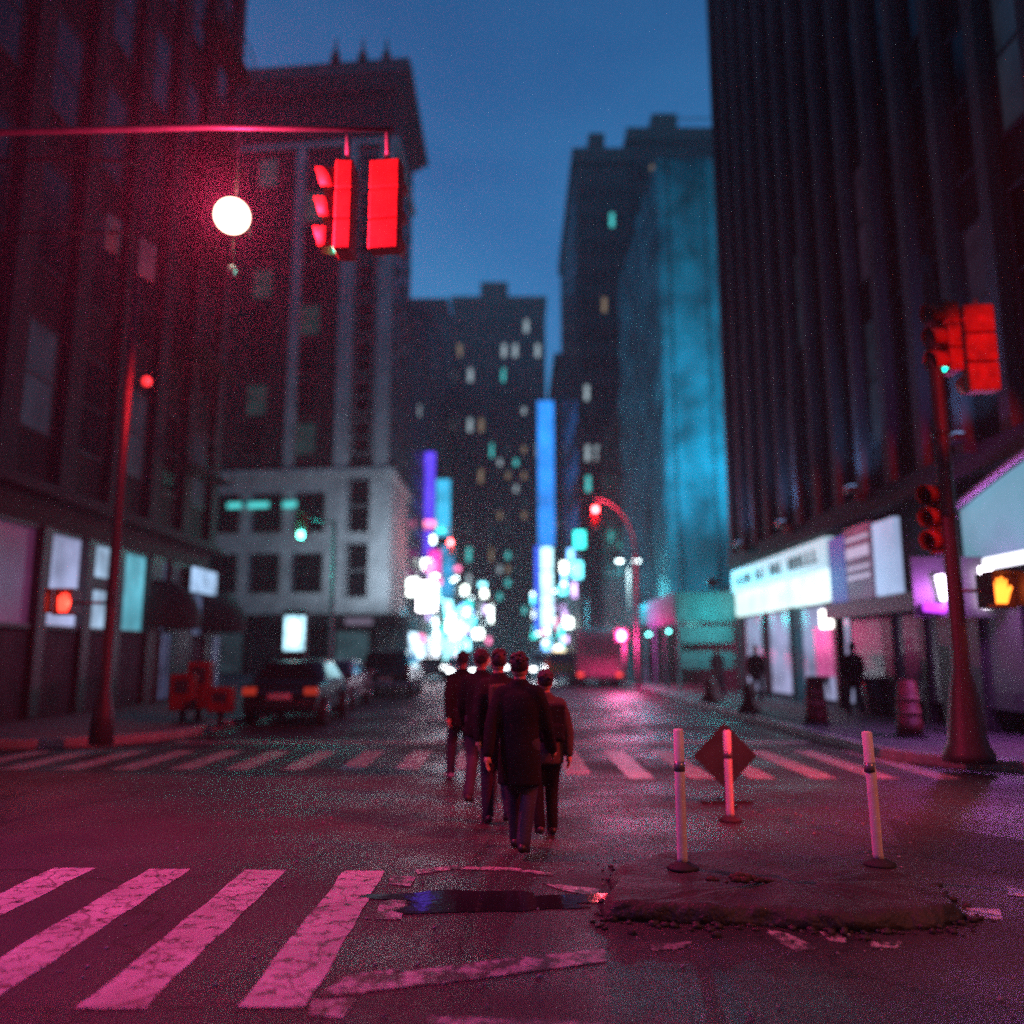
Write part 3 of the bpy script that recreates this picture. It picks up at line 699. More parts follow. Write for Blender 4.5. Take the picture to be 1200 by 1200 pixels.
for px0, px1 in ((1000, 1035), (1048, 1078), (1085, 1100), (1150, 1200)):
    a0, a1 = span(px0, px1, XR+.05); bb(MB().box(XR+.05, a0, .6, XR+.12, a1, 2.5), 'shop_window', E_PAN)
for px0, px1 in ((1036, 1047), (1079, 1084), (1101, 1149)):
    a0, a1 = span(px0, px1, XR-.03); bb(MB().box(XR-.03, a0, .15, XR+.5, a1, 2.5), 'pier', M['trim'])
# glass canopy at far right
a0 = 12.2; a1 = X(1132, 650, XR-.3).y
can = MB(); n = 10
E_CAN = emi('canopy_glow', (.22, .55, .75), .85, True, 'noise', .45, .5)
pr = []
for i in range(n+1):
    tt = i/n; pr.append((a1+(a0-a1)*tt, 4.35+.65*math.sin(R(90*tt))))
pts = [(a1, 3.35)] + pr + [(a0, 3.35)]
can.prism_x(pts, XR-.34, XR-.22)
bb(can, 'canopy_glass', E_CAN)
bb(MB().tube([(XR-.4, y, z+.08) for y, z in pr], .07, 8), 'canopy_rim', M['stone'])
bb(MB().box(XR-.34, a0, 3.15, XR-.2, a1, 3.34), 'canopy_light', emi('canopy_white_light', (.9, .9, 1), 2.5))
# blue uplighters on the shop cornice
for i, yy in enumerate((15.5, 20.5, 26, 31)):
    t = empty('uplighter', (XR-.7, yy, 5.5), 0, ['blue uplighter on the cornice above the glass canopy', 'blue uplighter on the cornice above the banner', 'blue uplighter on the cornice above the pale shop', 'blue uplighter at the far end of the shop cornice'][i], 'floodlight', 'blue uplighters on the cornice')
    MB().box(-.14, -.2, .0, .1, .2, .15).build('housing', M['trim'], t, bevel=.02)
    MB().box(-.1, -.16, .152, .06, .16, .17).build('lens', emi('uplighter_lens%d' % i, (.25, .5, 1), 1.5, False), t)
    MB().box(.1, -.03, -.2, .34, .03, .05).build('bracket', M['trim'], t)
    light('uplighter_lamp', 'SPOT', (XR-1.0, yy, 5.75), (.16, .45, 1), [90, 100, 120, 90][i], .1, target=(XR+.4, yy+1, 11), spot=125, blend=.9)
# --- blue netted building at right
yB = 49.0
b = empty('netted_building', (9.6, yB, 0), 0, 'building wrapped in blue scaffold netting lit by floodlights', 'building')
inv = Matrix.Translation((-9.6, -yB, 0))
zB = P(820, 185, yB).z
xa = P(786, 700, yB).x
# netting as a wavy sheet round two sides
rings = []
nseg = 46
path = []
for i in range(nseg+1):
    if i <= 22: path.append((26-(26-xa)*i/22, yB))
    else: path.append((xa, yB+(i-22)*.8))
for j in range(40):
    z = 4+(zB-4)*j/39
    ring = []
    for i, (x, y) in enumerate(path):
        wv = .16*math.sin(i*1.7+j*.35)+.12*math.sin(j*1.1+i*.6)
        ring.append((x, y-wv, z) if i <= 22 else (x+wv*.8-.1, y, z))
    rings.append(ring)
bb(MB().loft(rings, False, True, False), 'netting', M['net'])
bb(MB().box(xa+.9, yB+1, 0, 30, yB+22, zB-1.2), 'wall', M['darkstone'])
sm_ = MB()
for i in range(7): sm_.box(xa+.5+i*2.2, yB-.37, 4, xa+.56+i*2.2, yB-.31, zB)
bb(sm_, 'netting_seam', M['trim'])
sc_ = MB()
for i in range(9):
    x = xa+.25+i*2.1; sc_.tube([(x, yB+.35, 0), (x, yB+.35, zB+1.2)], .05, 6)
for j in range(15): sc_.tube([(xa+.25, yB+.35, 3+j*2.3), (26, yB+.35, 3+j*2.3)], .04, 6)
bb(sc_, 'scaffold_frame', M['pole'])
for i, (x, z, e, tx) in enumerate(((8.9, 4.9, 7500, 11.5), (13.5, 5.2, 6000, 13.5))):  # added floodlights stand in for the screen light on the netting
    t = empty('floodlight', (x, yB-11.0, z-.25), 0, ['floodlight aimed up the blue netting from the shed roof edge', 'floodlight aimed up the blue netting from the shed wall side'][i], 'floodlight', 'floodlights on the shed')
    MB().box(-.25, -.1, 0, .25, .15, .3).build('housing', M['trim'], t, bevel=.03)
    MB().tube([(0, 0, -.5), (0, 0, 0)], .04, 8).build('bracket', M['trim'], t)
    light('netting_floodlamp', 'SPOT', (x, yB-10.6, z+.3), (.01, .56, .9), e, .2, target=(tx, yB, 20), spot=84, blend=.9)
# gap building between (plain brick side)
b = empty('low_building', (9.2, 40, 0), 0, 'low dark building behind the teal shed', 'building')
inv = Matrix.Translation((-9.2, -40, 0))
bb(MB().box(9.4, YF+.3, 0, 22, yB-.8, 4.1), 'wall', M['brick']); bb(MB().box(9.15, YF+.3, 4.1, 22, yB-.8, 4.4), 'parapet', M['darkstone'])
# sidewalk shed, teal
y0_, y1_ = YF+.6, yB+6
t = empty('sidewalk_shed', (6.6, y0_, .15), 0, 'teal painted plywood sidewalk shed over the right pavement', 'shed')
MB().box(0, 0, 2.75, 2.5, y1_-y0_, 2.95).build('deck', M['shed'], t)
MB().box(-.05, 0, 2.95, .03, y1_-y0_, 3.95).box(.03, -.05, 2.95, 2.5, .03, 3.95).build('parapet', M['shed'], t)
MB().box(.1, .0, 1.9, 2.3, .06, 2.6).box(.1, 0, .9, 2.3, .06, 1.6).build('end_panel', M['shed'], t)
for k in range(8):
    yy = .1+k*(y1_-y0_-.3)/7
    MB().box(.05, yy, 0, .17, yy+.12, 2.75).build('post', M['shed'], t)
for k in range(3):
    t2 = MB().tube([(1.2, 2+k*6, 2.60), (1.2, 3.2+k*6, 2.60)], .04, 8).build('tube_lamp', emi('shed_tube%d' % k, (.2, 1, .95), 14), t)
light('shed_lamp', 'POINT', (8.0, y0_-1.6, 3.0), (.04, .8, .85), 110, .12)
light('shed_lamp', 'POINT', (6.0, y0_+8, 5.2), (.03, .65, .9), 900, .15)

# --- ornate corner building at left (far side of the side street)
yC = 64.0
xc = P(456, 500, yC).x
b = empty('ornate_building', (xc, yC, 0), 0, 'pale stone corner building with deep overhanging cornice and lit piers', 'building')
inv = Matrix.Translation((-xc, -yC, 0))
zC = P(430, 75, yC).z
ft = [(xc, yC), (xc, yC+11.5), (xc-22, yC+13), (xc-22, yC+2.4)]
bb(MB().prism(ft, 15.2, zC-1.5), 'upper_wall', M['brick'])
ft2 = [(xc+.25, yC-.25), (xc+.25, yC+11.6), (xc-22.1, yC+13.2), (xc-22.1, yC+2.15)]
bb(MB().prism(ft2, 4.6, 15.2), 'base_wall', M['stone'])
bb(MB().prism([(xc-.6, yC+.6), (xc-.6, yC+11.4), (xc-22, yC+13), (xc-22, yC+3)], 0, 4.6), 'shop_wall', M['darkstone'])
def ofs(d): return [(xc+d, yC-d), (xc+d, yC+11.5+d), (xc-22, yC+13+d), (xc-22-d*.0, yC+2.4-d)]
bb(MB().prism(ofs(.5), 15.2, 15.7), 'string_course', M['stone']); bb(MB().prism(ofs(.3), zC-7.2, zC-6.8), 'string_course', M['stone'])
bb(MB().prism(ofs(.6), zC-2.4, zC-1.9).prism(ofs(.9), zC-1.9, zC-1.5).prism(ofs(1.3), zC-1.5, zC-.9).prism(ofs(1.1), zC-.9, zC-.2), 'cornice', M['cornice'])
br = MB()
for k in range(14): br.box(xc-.3-k*1.5, yC-1.2+k*.16, zC-2.5, xc-.0-k*1.5, yC+.2+k*.16, zC-1.9)
for k in range(10): br.box(xc-.1, yC+.5+k*1.1, zC-2.5, xc+1.1, yC+.85+k*1.1, zC-1.9)
bb(br, 'cornice_bracket', M['cornice'])
for px in (392, 424, 452):
    q_ = P(px, 60, yC-1); bb(MB().tube([(q_.x, yC-.5, zC-.2), (q_.x, yC-.5, zC+.5), (q_.x, yC-.5, zC+.9), (q_.x, yC-.5, zC+2.0)], [.45, .38, .16, .06], 10), 'finial', M['cornice'])
ang = math.atan2(2.4, -22)     # front facade line direction
fdir = Vector((xc-22, yC+2.4, 0))-Vector((xc, yC, 0)); flen = fdir.length
fM = Matrix.Translation((xc-22, yC+2.4, 0)) @ Matrix.Rotation(math.atan2(-2.4, 22), 4, 'Z')
def stone_strip(x0, x1, za, zb_, d=.22, mt='stone', nm='pier'):
    MB().box(x0, -d, za, x1, .1, zb_).build(nm, M[mt], b, xf=inv @ fM, bevel=0)
for x0, x1 in ((flen-1.15, flen+.0), (flen-4.3, flen-3.1), (flen-8.3, flen-7.5)):
    stone_strip(x0, x1, 15.7, zC-7.3)
rows = 8
wall_rect_parts(b, inv @ fM @ Matrix.Translation((0, -.02, 0)), None, 1, rows, flen-3.1, flen-1.15, 16.6, (zC-7.6-16.6)/rows, 1.5, 2.7, M['stone'], lambda r, c: DARK)
wall_rect_parts(b, inv @ fM @ Matrix.Translation((0, -.02, 0)), None, 4, rows, flen-21, flen-4.6, 16.6, (zC-7.6-16.6)/rows, 1.7, 2.6, M['darkstone'], lambda r, c: DARK if (r+c) % 3 else W_TEAL)
wall_rect_parts(b, inv @ fM @ Matrix.Translation((0, -.02, 0)), None, 6, 1, flen-21, flen-.8, zC-6.4, 3.6, 1.5, 2.4, M['darkstone'], lambda r, c: DARK)
wall_rect_parts(b, inv @ fM @ Matrix.Translation((0, -.32, 0)), None, 1, 2, flen-3.1, flen-1.0, 5.4, 4.9, 1.7, 4.2, M['stone'], lambda r, c: DARK)
wall_rect_parts(b, inv @ fM @ Matrix.Translation((0, -.32, 0)), None, 5, 2, flen-21, flen-4.2, 5.4, 4.6, 2.2, 3.0, M['darkstone'], lambda r, c: W_CYAN if (r == 1 and c in (0,)) else DARK)
for k in range(4):
    w_ = MB().box(-.55, -.1, -.22, .55, .0, .22).build('lit_transom', W_CYAN, b); w_.matrix_local = inv @ fM @ Matrix.Translation((P((272, 297, 306, 340)[k], 590, yC).x-(xc-22), -.42, P(300, 590, yC).z))
# street side windows
wall_rect_parts(b, inv @ fx(xc+.02, 'W'), None, 3, rows, yC+.8, yC+11.0, 16.6, (zC-7.6-16.6)/rows, 1.6, 2.7, M['frame'], lambda r, c: DARK)
# shop level: curved black awning, lit door
aw = MB()
for k in range(12):
    pass
bb(MB().prism([(xc+.9, yC-1.2), (xc+1.3, yC+1.2), (xc+1.3, yC+11), (xc-.6, yC+11), (xc-.6, yC+.6), (xc-9, yC+1.4), (xc-9, yC-.4)], 3.6, 4.6), 'awning', M['awning'], .1)
bb(MB().box(xc-2.7, yC-1.16, 3.75, xc-.7, yC-1.12, 4.25), 'awning_sign', emi('awning_sign_glow', (.40, .33, .5), .35, False))
bb(MB().box(xc-3.6, yC+.3, .3, xc-1.2, yC+.5, 3.3), 'shop_door', emi('teal_door_glow', (.12, .28, .34), .35, True, 'noise', .8, .4))
bb(MB().box(xc-20, yC+1.4, .3, xc-11, yC+1.6, 3.2), 'shop_window', emi('dim_shop_glow', (.10, .20, .26), .22, True, 'noise', .5, .3))

# --- towers further off; each with window parts
def tower(name, x0, x1, y0, y1, z, mt, label, cols, rows, litfn, frame=None, z0=8, parapet=True, side=None, ww=None, top=None):
    b_ = empty(name, ((x0+x1)/2, y0, 0), 0, label, 'building')
    iv = Matrix.Translation((-(x0+x1)/2, -y0, 0))
    MB().box(x0, y0, 0, x1, y1, z).build('wall', mt, b_, xf=iv)
    if parapet: MB().box(x0-.3, y0-.3, z-1.0, x1+.3, y1+.3, z+.8).build('parapet', M['cornice'], b_, xf=iv)
    MB().box(x0+(x1-x0)*.3, y0+2, z+.8, x0+(x1-x0)*.6, y0+6, z+4.2 if top is None else z+top).build('roof_hut', M['cornice'], b_, xf=iv)
    dz = (z-3-z0)/rows; dx = (x1-x0-1)/cols
    wall_rect_parts(b_, iv @ Matrix.Translation((0, y0, 0)), None, cols, rows, x0+.5, x1-.5, z0, dz, min(ww or dx*.6, dx*.8), dz*.55, M['frame'], litfn)
    if side:
        sd_, sc2, sr2 = side
        xx = x1 if sd_ == 'W' else x0
        dz2 = (z-3-z0)/sr2
        wy = (y1-y0-1)/sc2
        if sd_ == 'W': wall_rect_parts(b_, iv @ fx(xx, 'W'), None, sc2, sr2, y0+.5, y1-.5, z0, dz2, wy*.55, dz2*.55, M['frame'], litfn)
        else: wall_rect_parts(b_, iv @ fx(xx, 'E'), None, sc2, sr2, -(y1-.5), -(y0+.5), z0, dz2, wy*.55, dz2*.55, M['frame'], litfn)
    return b_, iv
rw = random.Random(11)
def mix(p):
    def f(r, c):
        x = rw.random()
        if x < p: return rw.choice([W_WHITE, W_WARM, W_TEAL, W_CYAN, W_WHITE, W_TEAL])
        return DARK
    return f
yT = 92
tower('dark_tower', P(676, 400, yT).x, P(742, 400, yT).x, yT, yT+30, P(700, 182, yT).z, M['towerdark'], 'dark stepped tower behind the netted building, its lower left block', 5, 14, mix(.07), side=('E', 6, 8))
yT2 = 93.5
b_, iv = tower('dark_tower', P(743, 400, yT2).x, P(850, 400, yT2).x, yT2, yT2+30, P(800, 158, yT2).z, M['towerdark'], 'dark tower with yellow windows above the blue netting', 6, 13, lambda r, c: W_WARM if (c == 0 and r % 4 == 1) or (r == 12 and c == 1) else DARK)
yD = 128
b3, iv3 = tower('office_tower', P(652, 500, yD).x, P(690, 500, yD).x+6, yD, yD+24, P(660, 420, yD).z, M['towerteal'], 'teal dark tower beyond the box truck', 4, 12, mix(.2), side=('E', 5, 12))
yE_ = 168
b4, iv4 = tower('office_tower', P(528, 500, yE_).x, P(640, 500, yE_).x, yE_, yE_+20, P(600, 352, yE_).z, M['towerdark'], 'broad dark office tower closing the end of the street', 8, 12, mix(.34), top=5, ww=1.0)
tower('office_tower', P(578, 500, 148).x, P(622, 500, 148).x, 148, 160, P(600, 455, 148).z, M['towerdark'], 'slim dark tower standing before the broad one', 4, 16, mix(.25), ww=.8)
pk = P(600, 522, yE_-.5); MB().box(-.9, -.3, -.9, .9, 0, .9).build('pink_lamp', W_PINK, b4, xf=iv4 @ Matrix.Translation(pk))
for i, (px0, px1, y0t, y1t, row, lb) in enumerate(((0, 0, 81.5, 100, 372, 'dark office block next beyond the ornate building'), (0, 0, 101, 125, 362, 'teal dark office block behind the blue violet screens'), (0, 0, 126, 165, 356, 'farthest block on the left side of the street'))):
    x1 = -10.2; z = P(600, row, y0t).z
    tower('office_block', x1-20, x1, y0t, y1t, z, M['towerteal'], lb, 4, 8, mix(.1), side=('W', 5, 9))
for i, (y0t, y1t, row) in enumerate(((73, 91, 520), (123, 127, 560))):
    x0 = 9.6
    if i: continue
    tower('office_block', x0, x0+14, y0t, y1t, P(600, 560, y0t).z+6, M['towerteal'], 'teal block directly behind the blue netted building', 4, 6, mix(.2), side=('E', 5, 6))
tower('office_block', 8.2, 26, 124, 127.5, 40, M['towerteal'], 'narrow block beside the street end on the right', 3, 8, mix(.2), side=('E', 1, 8))
for sx, lb in ((-1, 'dark block filling the left side street'), (1, 'dark block filling the right side street')):
    x0, x1 = (-75, -34) if sx < 0 else (27, 70)
    tower('office_block', x0, x1, 60 if sx < 0 else 95, 80 if sx < 0 else 120, 50 if sx < 0 else 30, M['towerdark'], lb, 6, 8, mix(.08))

for x0, x1, y0t, y1t, z, lb in ((-60, -12, -58, -4.5, 52, 'tall block behind us on the left corner'), (10, 60, -58, -4.5, 46, 'tall block behind us on the right corner'), (-11, 9, -66, -60, 40, 'block closing the street behind us')):
    b_ = empty('office_block', ((x0+x1)/2, y0t, 0), 0, lb, 'building')
    iv = Matrix.Translation((-(x0+x1)/2, -y0t, 0))
    MB().box(x0, y0t, .16, x1, y1t, z).build('wall', M['darkstone'], b_, xf=iv)
    MB().box(x0-.3, y0t-.3, z+.01, x1+.3, y1t+.3, z+1).build('parapet', M['cornice'], b_, xf=iv)
    wall_rect_parts(b_, iv @ Matrix.Translation((0, y1t, 0)) @ Matrix.Rotation(R(180), 4, 'Z'), None, 9, 8, -x1+1, -x0-1, 4, 4.4, 1.6, 2.6, M['frame'], lambda r, c: [DARK, DARK, W_WARM, DARK, DARK, W_WHITE, DARK][(r*3+c*5) % 7])
# --- lit screens and signs down the street
def screen(px0, px1, py0, py1, Y, mt, label, depth=.5, post_=False, name='led_screen'):
    a = P(px0, py0, Y); c_ = P(px1, py1, Y)
    t = empty(name, ((a.x+c_.x)/2, Y, min(a.z, c_.z)), 0, label, 'screen' if name == 'led_screen' else 'sign')
    w_, h_ = abs(c_.x-a.x)/2, abs(a.z-c_.z)
    MB().box(-w_, -.06, 0, w_, 0, h_).build('display', mt, t)
    MB().box(-w_-.15, .002, -.15, w_+.15, depth, h_+.15).build('cabinet', M['trim'], t)
    sgn = -1 if a.x < 0 else 1
    MB().box(sgn*w_, .1, h_*.3, sgn*(w_+2.2), .25, h_*.3+.25).box(sgn*w_, .1, h_*.7, sgn*(w_+2.2), .25, h_*.7+.25).build('bracket', M['trim'], t)
    return t
screen(494, 508, 530, 672, 98, emi('violet_screen', (.10, .05, .85), 2.2, True, 'noise', .25, .4), 'tall violet blue screen high above the white lamp glare')
screen(509, 527, 562, 628, 104, emi('cyan_screen', (.04, .50, .85), 2.0, True, 'noise', .3, .4), 'cyan screen hanging beside the violet one')
screen(503, 516, 645, 676, 96, emi('pink_screen', (.8, .04, .40), 2.2), 'small pink screen under the violet one')
screen(517, 531, 640, 700, 108, emi('blue_screen', (.03, .40, .8), 1.8, True, 'noise', .3, .3), 'blue screen right of the small pink one')
screen(490, 511, 682, 716, 80, emi('white_screen', (1, .93, 1), 14), 'dazzling white screen above the parked cars')
screen(630, 650, 470, 640, 122, emi('blue_tall_screen', (.02, .26, .9), 2.2, True, 'noise', .22, .4), 'very tall blue screen on the corner of the teal tower')
screen(634, 648, 642, 735, 121, emi('white_tall_screen', (.45, .85, .95), 4.5, True, 'noise', .3, .4), 'white lit lower part of the tall screen')
screen(627, 633, 640, 740, 120, emi('deep_blue_screen', (.03, .10, .85), 2.0), 'slim deep blue screen at the street edge')
# blade signs and shop lights along both sides
cols_ = [((.25, .85, .95), 5), ((.8, .95, 1), 8), ((.1, .8, .75), 4), ((1, .35, .6), 3), ((.3, .6, 1), 5), ((.9, 1, .95), 8), ((.8, .6, 1), 4), ((.4, .9, 1), 6)]
EM = [emi('shop_sign_light_%s' % 'abcdefgh'[i], tuple(v**1.5 for v in c_), s_*1.1, True) for i, (c_, s_) in enumerate(cols_)]
cname = ['cyan', 'white', 'teal', 'pink', 'blue', 'cold white', 'lilac', 'pale cyan']
rs = random.Random(5)
k = 0
for side in (-1, 1):
    for Y in [v*.1 for v in range(830 if side < 0 else 900, 1660, 18)]:
        Yj = Y+rs.uniform(-1.5, 1.5); i = rs.randrange(8); z = rs.uniform(2.2, 8.5) if rs.random() > .2 else rs.uniform(9, 16)
        h = rs.uniform(.3, 1.0); w_ = rs.uniform(.2, .6)
        x = (-10.1 if side < 0 else 8.6) - side*rs.uniform(.3, 2.2)
        t = empty('blade_sign', (x, Yj, z), 0, 'small lit %s shop sign far down the %s side of the street' % (cname[i], 'left' if side < 0 else 'right'), 'sign', '%s signs far down the %s side' % (cname[i], 'left' if side < 0 else 'right'))
        MB().box(-w_, -.1, -h, w_, 0, h).build('sign_face', EM[i], t)
        MB().box(-w_-.05, .002, -h-.05, w_+.05, .2, h+.05).box(side*w_, .05, -.05, side*(w_+2), .12, .05).build('sign_box', M['trim'], t)
# billboards and signs on the foot of the tower that closes the street
for k in range(64):
    w_ = rs.uniform(.25, .9); h = rs.uniform(.25, .8); x = rs.uniform(-10.3, 7.0); z = 2.5+abs(rs.gauss(0, 1))*6.5; i = rs.choice((0, 1, 1, 2, 4, 5, 5, 7, 3, 6)); Yk = 167.2-rs.random()*.6
    t = empty('lit_billboard', (x, Yk, z), 0, 'small lit %s billboard on the foot of the tower closing the street' % cname[i], 'billboard', '%s billboards on the closing tower' % cname[i])
    MB().box(-w_, -.1, 0, w_, 0, 2*h).build('sign_face', EM[i], t)
    MB().box(-w_-.04, .002, -.04, w_+.04, .12, 2*h+.04).box(-.05, .12, .1, .05, .9, .2).build('sign_box', M['trim'], t)
# lit shopfront strips at ground level, far
for side in (-1, 1):
    for i, Y in enumerate((86, 104, 128, 150)):
        mt = emi('far_shopfront_%d%d' % (i, side+1), [(.5, .8, 1), (.8, .9, 1), (.3, .8, .85), (.8, .75, 1)][i], 6, True, 'blocks', .6, .1)
        x = -10.1 if side < 0 else 8.1
        o = MB().box(x-.1, Y, .4, x+.1, Y+13, 3.8).build('shopfront', mt)
        tag(o, ['pale blue', 'white', 'teal', 'lilac'][i]+' lit shopfront strip at the foot of the %s far block' % ('left' if side < 0 else 'right'), 'shopfront')

# ------------------------------------------------------------------ street lamps far
def lamp_post(x, y, h, reach, label, em=E_HEAD, double=False, grp='street lamps down the avenue', power=0, c=(.6, .95, 1), tgt=None):
    t = empty('street_lamp', (x, y, .15), 0, label, 'lamp post', grp)
    MB().tube([(0, 0, 0), (0, 0, .5), (0, 0, h)], [.16, .1, .06], 10).build('pole', M['pole'], t)
    for sgn in ((1, -1) if double else (1,)):
        rx = reach*sgn
        MB().tube([(0, 0, h-.1), (rx*.4, 0, h+.45), (rx*.8, 0, h+.5), (rx, 0, h+.4)], .035, 8).build('arm', M['pole'], t)
        hd = MB().box(rx-.25, -.12, h+.32, rx+.25, .12, h+.44).build('lamp_head', M['trim'], t, bevel=.03)
        MB().ell((rx, 0, h+.28), (.2, .12, .09), 12, 6).build('lamp_lens', em, t)
        if power: light('street_lamp_light', 'SPOT', (x+rx, y, .15+h+.1), c, power, .12, target=tgt or (x+rx, y+.5, 0), spot=140 if not tgt else 112, blend=.6)
    return t
pa = P(736, 657, 50)
lamp_post(P(736, 657, 50).x, 50, pa.z-.45, .5, 'double headed white street lamp above the box truck', double=True, power=350, grp=None)
pb = P(745, 650, 40)
t = empty('street_lamp', (pb.x, 40, .15), 0, 'curved arm lamp post holding the red signal over the truck', 'lamp post')
ra = P(697, 590, 40)
MB().tube([(0, 0, 0), (0, 0, .5), (0, 0, pb.z-.15)], [.17, .11, .08], 12).build('pole', M['pole'], t)
dx, dz_ = ra.x-pb.x, ra.z-pb.z
MB().tube([(0, 0, pb.z-.15)]+[(dx*(1-math.cos(R(a))), 0, pb.z-.15+(dz_+.2)*math.sin(R(a))) for a in range(10, 91, 10)], .05, 10).build('arm', M['pole'], t)
rb = P(697, 598, 40)
sg = signal((rb.x, 39.8, rb.z-.355), 0, 0, 'small red signal on the curved arm above the box truck', E_REDF, 1., 'red signals down the avenue')
light('far_red_lamp', 'POINT', (rb.x, 39.3, rb.z), (1, .03, .08), 650, .13)
rc = P(528, 637, 72)
sg = signal((rc.x, 72, rc.z-.355), 0, 0, 'far small red signal right of the blue screens', E_REDF, 1.3, 'red signals down the avenue')
MB().tube([(0, .1, .6), (0, .1, 1.6), (-6, .1, 2.2)], .06, 8).build('arm', M['pole'], sg)
light('far_red_lamp', 'POINT', (rc.x, 71.5, rc.z), (1, .25, .3), 500, .2)
# green signal at left with pole
q2 = P(386, 790, 34)
gg = P(355, 628, 34)
t = empty('signal_pole', (q2.x, 34, .15), 0, 'slim pole of the green signal, beyond the dark parked sedan', 'signal pole')
MB().tube([(0, 0, 0), (0, 0, .4), (0, 0, gg.z+.5)], [.16, .1, .07], 12).build('pole', M['pole'], t)
MB().tube([(0, 0, gg.z+.4), (gg.x-q2.x, 0, gg.z+.55)], .04, 8).build('arm', M['pole'], t)
signal((gg.x, 33.8, gg.z+.355), 0, 2, 'glowing green signal in front of the ornate building', emi('bright_green_lens', (.10, 1, .85), 60), 1.0)
light('green_lamp', 'POINT', (gg.x, 33.3, gg.z), (.02, 1, .85), 110, .13)
# magenta signal beside truck
pm = P(727, 745, 41)
sg = ped((pm.x, 40.6, pm.z), 0, emi('magenta_hand', (1, .2, .3), 40), 'dazzling pink pedestrian signal at the right flank of the truck', 1.2)
MB().tube([(.15, .25, .3), (.15, .25, .15-pm.z)], .07, 10).build('pole', M['pole'], sg)
light('pink_signal_lamp', 'POINT', (pm.x, 40.1, pm.z), (1, .04, .28), 900, .14)
# rows of lamps
n_ = 0
for side in (-1, 1):
    for k, Y in enumerate((58, 74, 90, 108, 128, 150)):
        x = CL-.6 if side < 0 else CR+.6
        if side > 0 and k == 0: continue
        if side < 0 and k == 0: Y = 78
        lamp_post(x, Y, rs.uniform(6.2, 8.5), 2.0*(-side), 'white street lamp over the %s kerb, %s down the avenue' % ('left' if side < 0 else 'right', ['first', 'second', 'third', 'fourth', 'fifth', 'sixth'][k]), power=(3600 if k in (1, 3, 5) else 0), c=(.12, .75, 1))
lamp_post(CL-.6, 57, 6.4, 2.0, 'white street lamp before the ornate corner building', power=5200, c=(.66, .84, 1), grp=None, tgt=(-11.5, 64, 13))  # added lamp post, aimed up at the facade to brighten it
# lit advertising kiosk
kx = P(345, 742, 30)
t = empty('advertising_kiosk', (kx.x, 30, .15), 0, 'advertising kiosk with bright white blue screen behind the sedan', 'kiosk')
MB().box(-.42, 0, 0, .42, .28, 3.0).build('cabinet', M['trim'], t, bevel=.03)
MB().box(-.36, -.02, kx.z-.75, .36, -.003, kx.z+.45).build('screen', emi('kiosk_screen', (.45, .82, 1), 3.0, True, 'noise', 2.5, .35), t)
MB().box(-.1, -.03, kx.z-.5, .12, -.022, kx.z+.25).build('picture', emi('kiosk_picture', (1, 1, 1), 5), t)

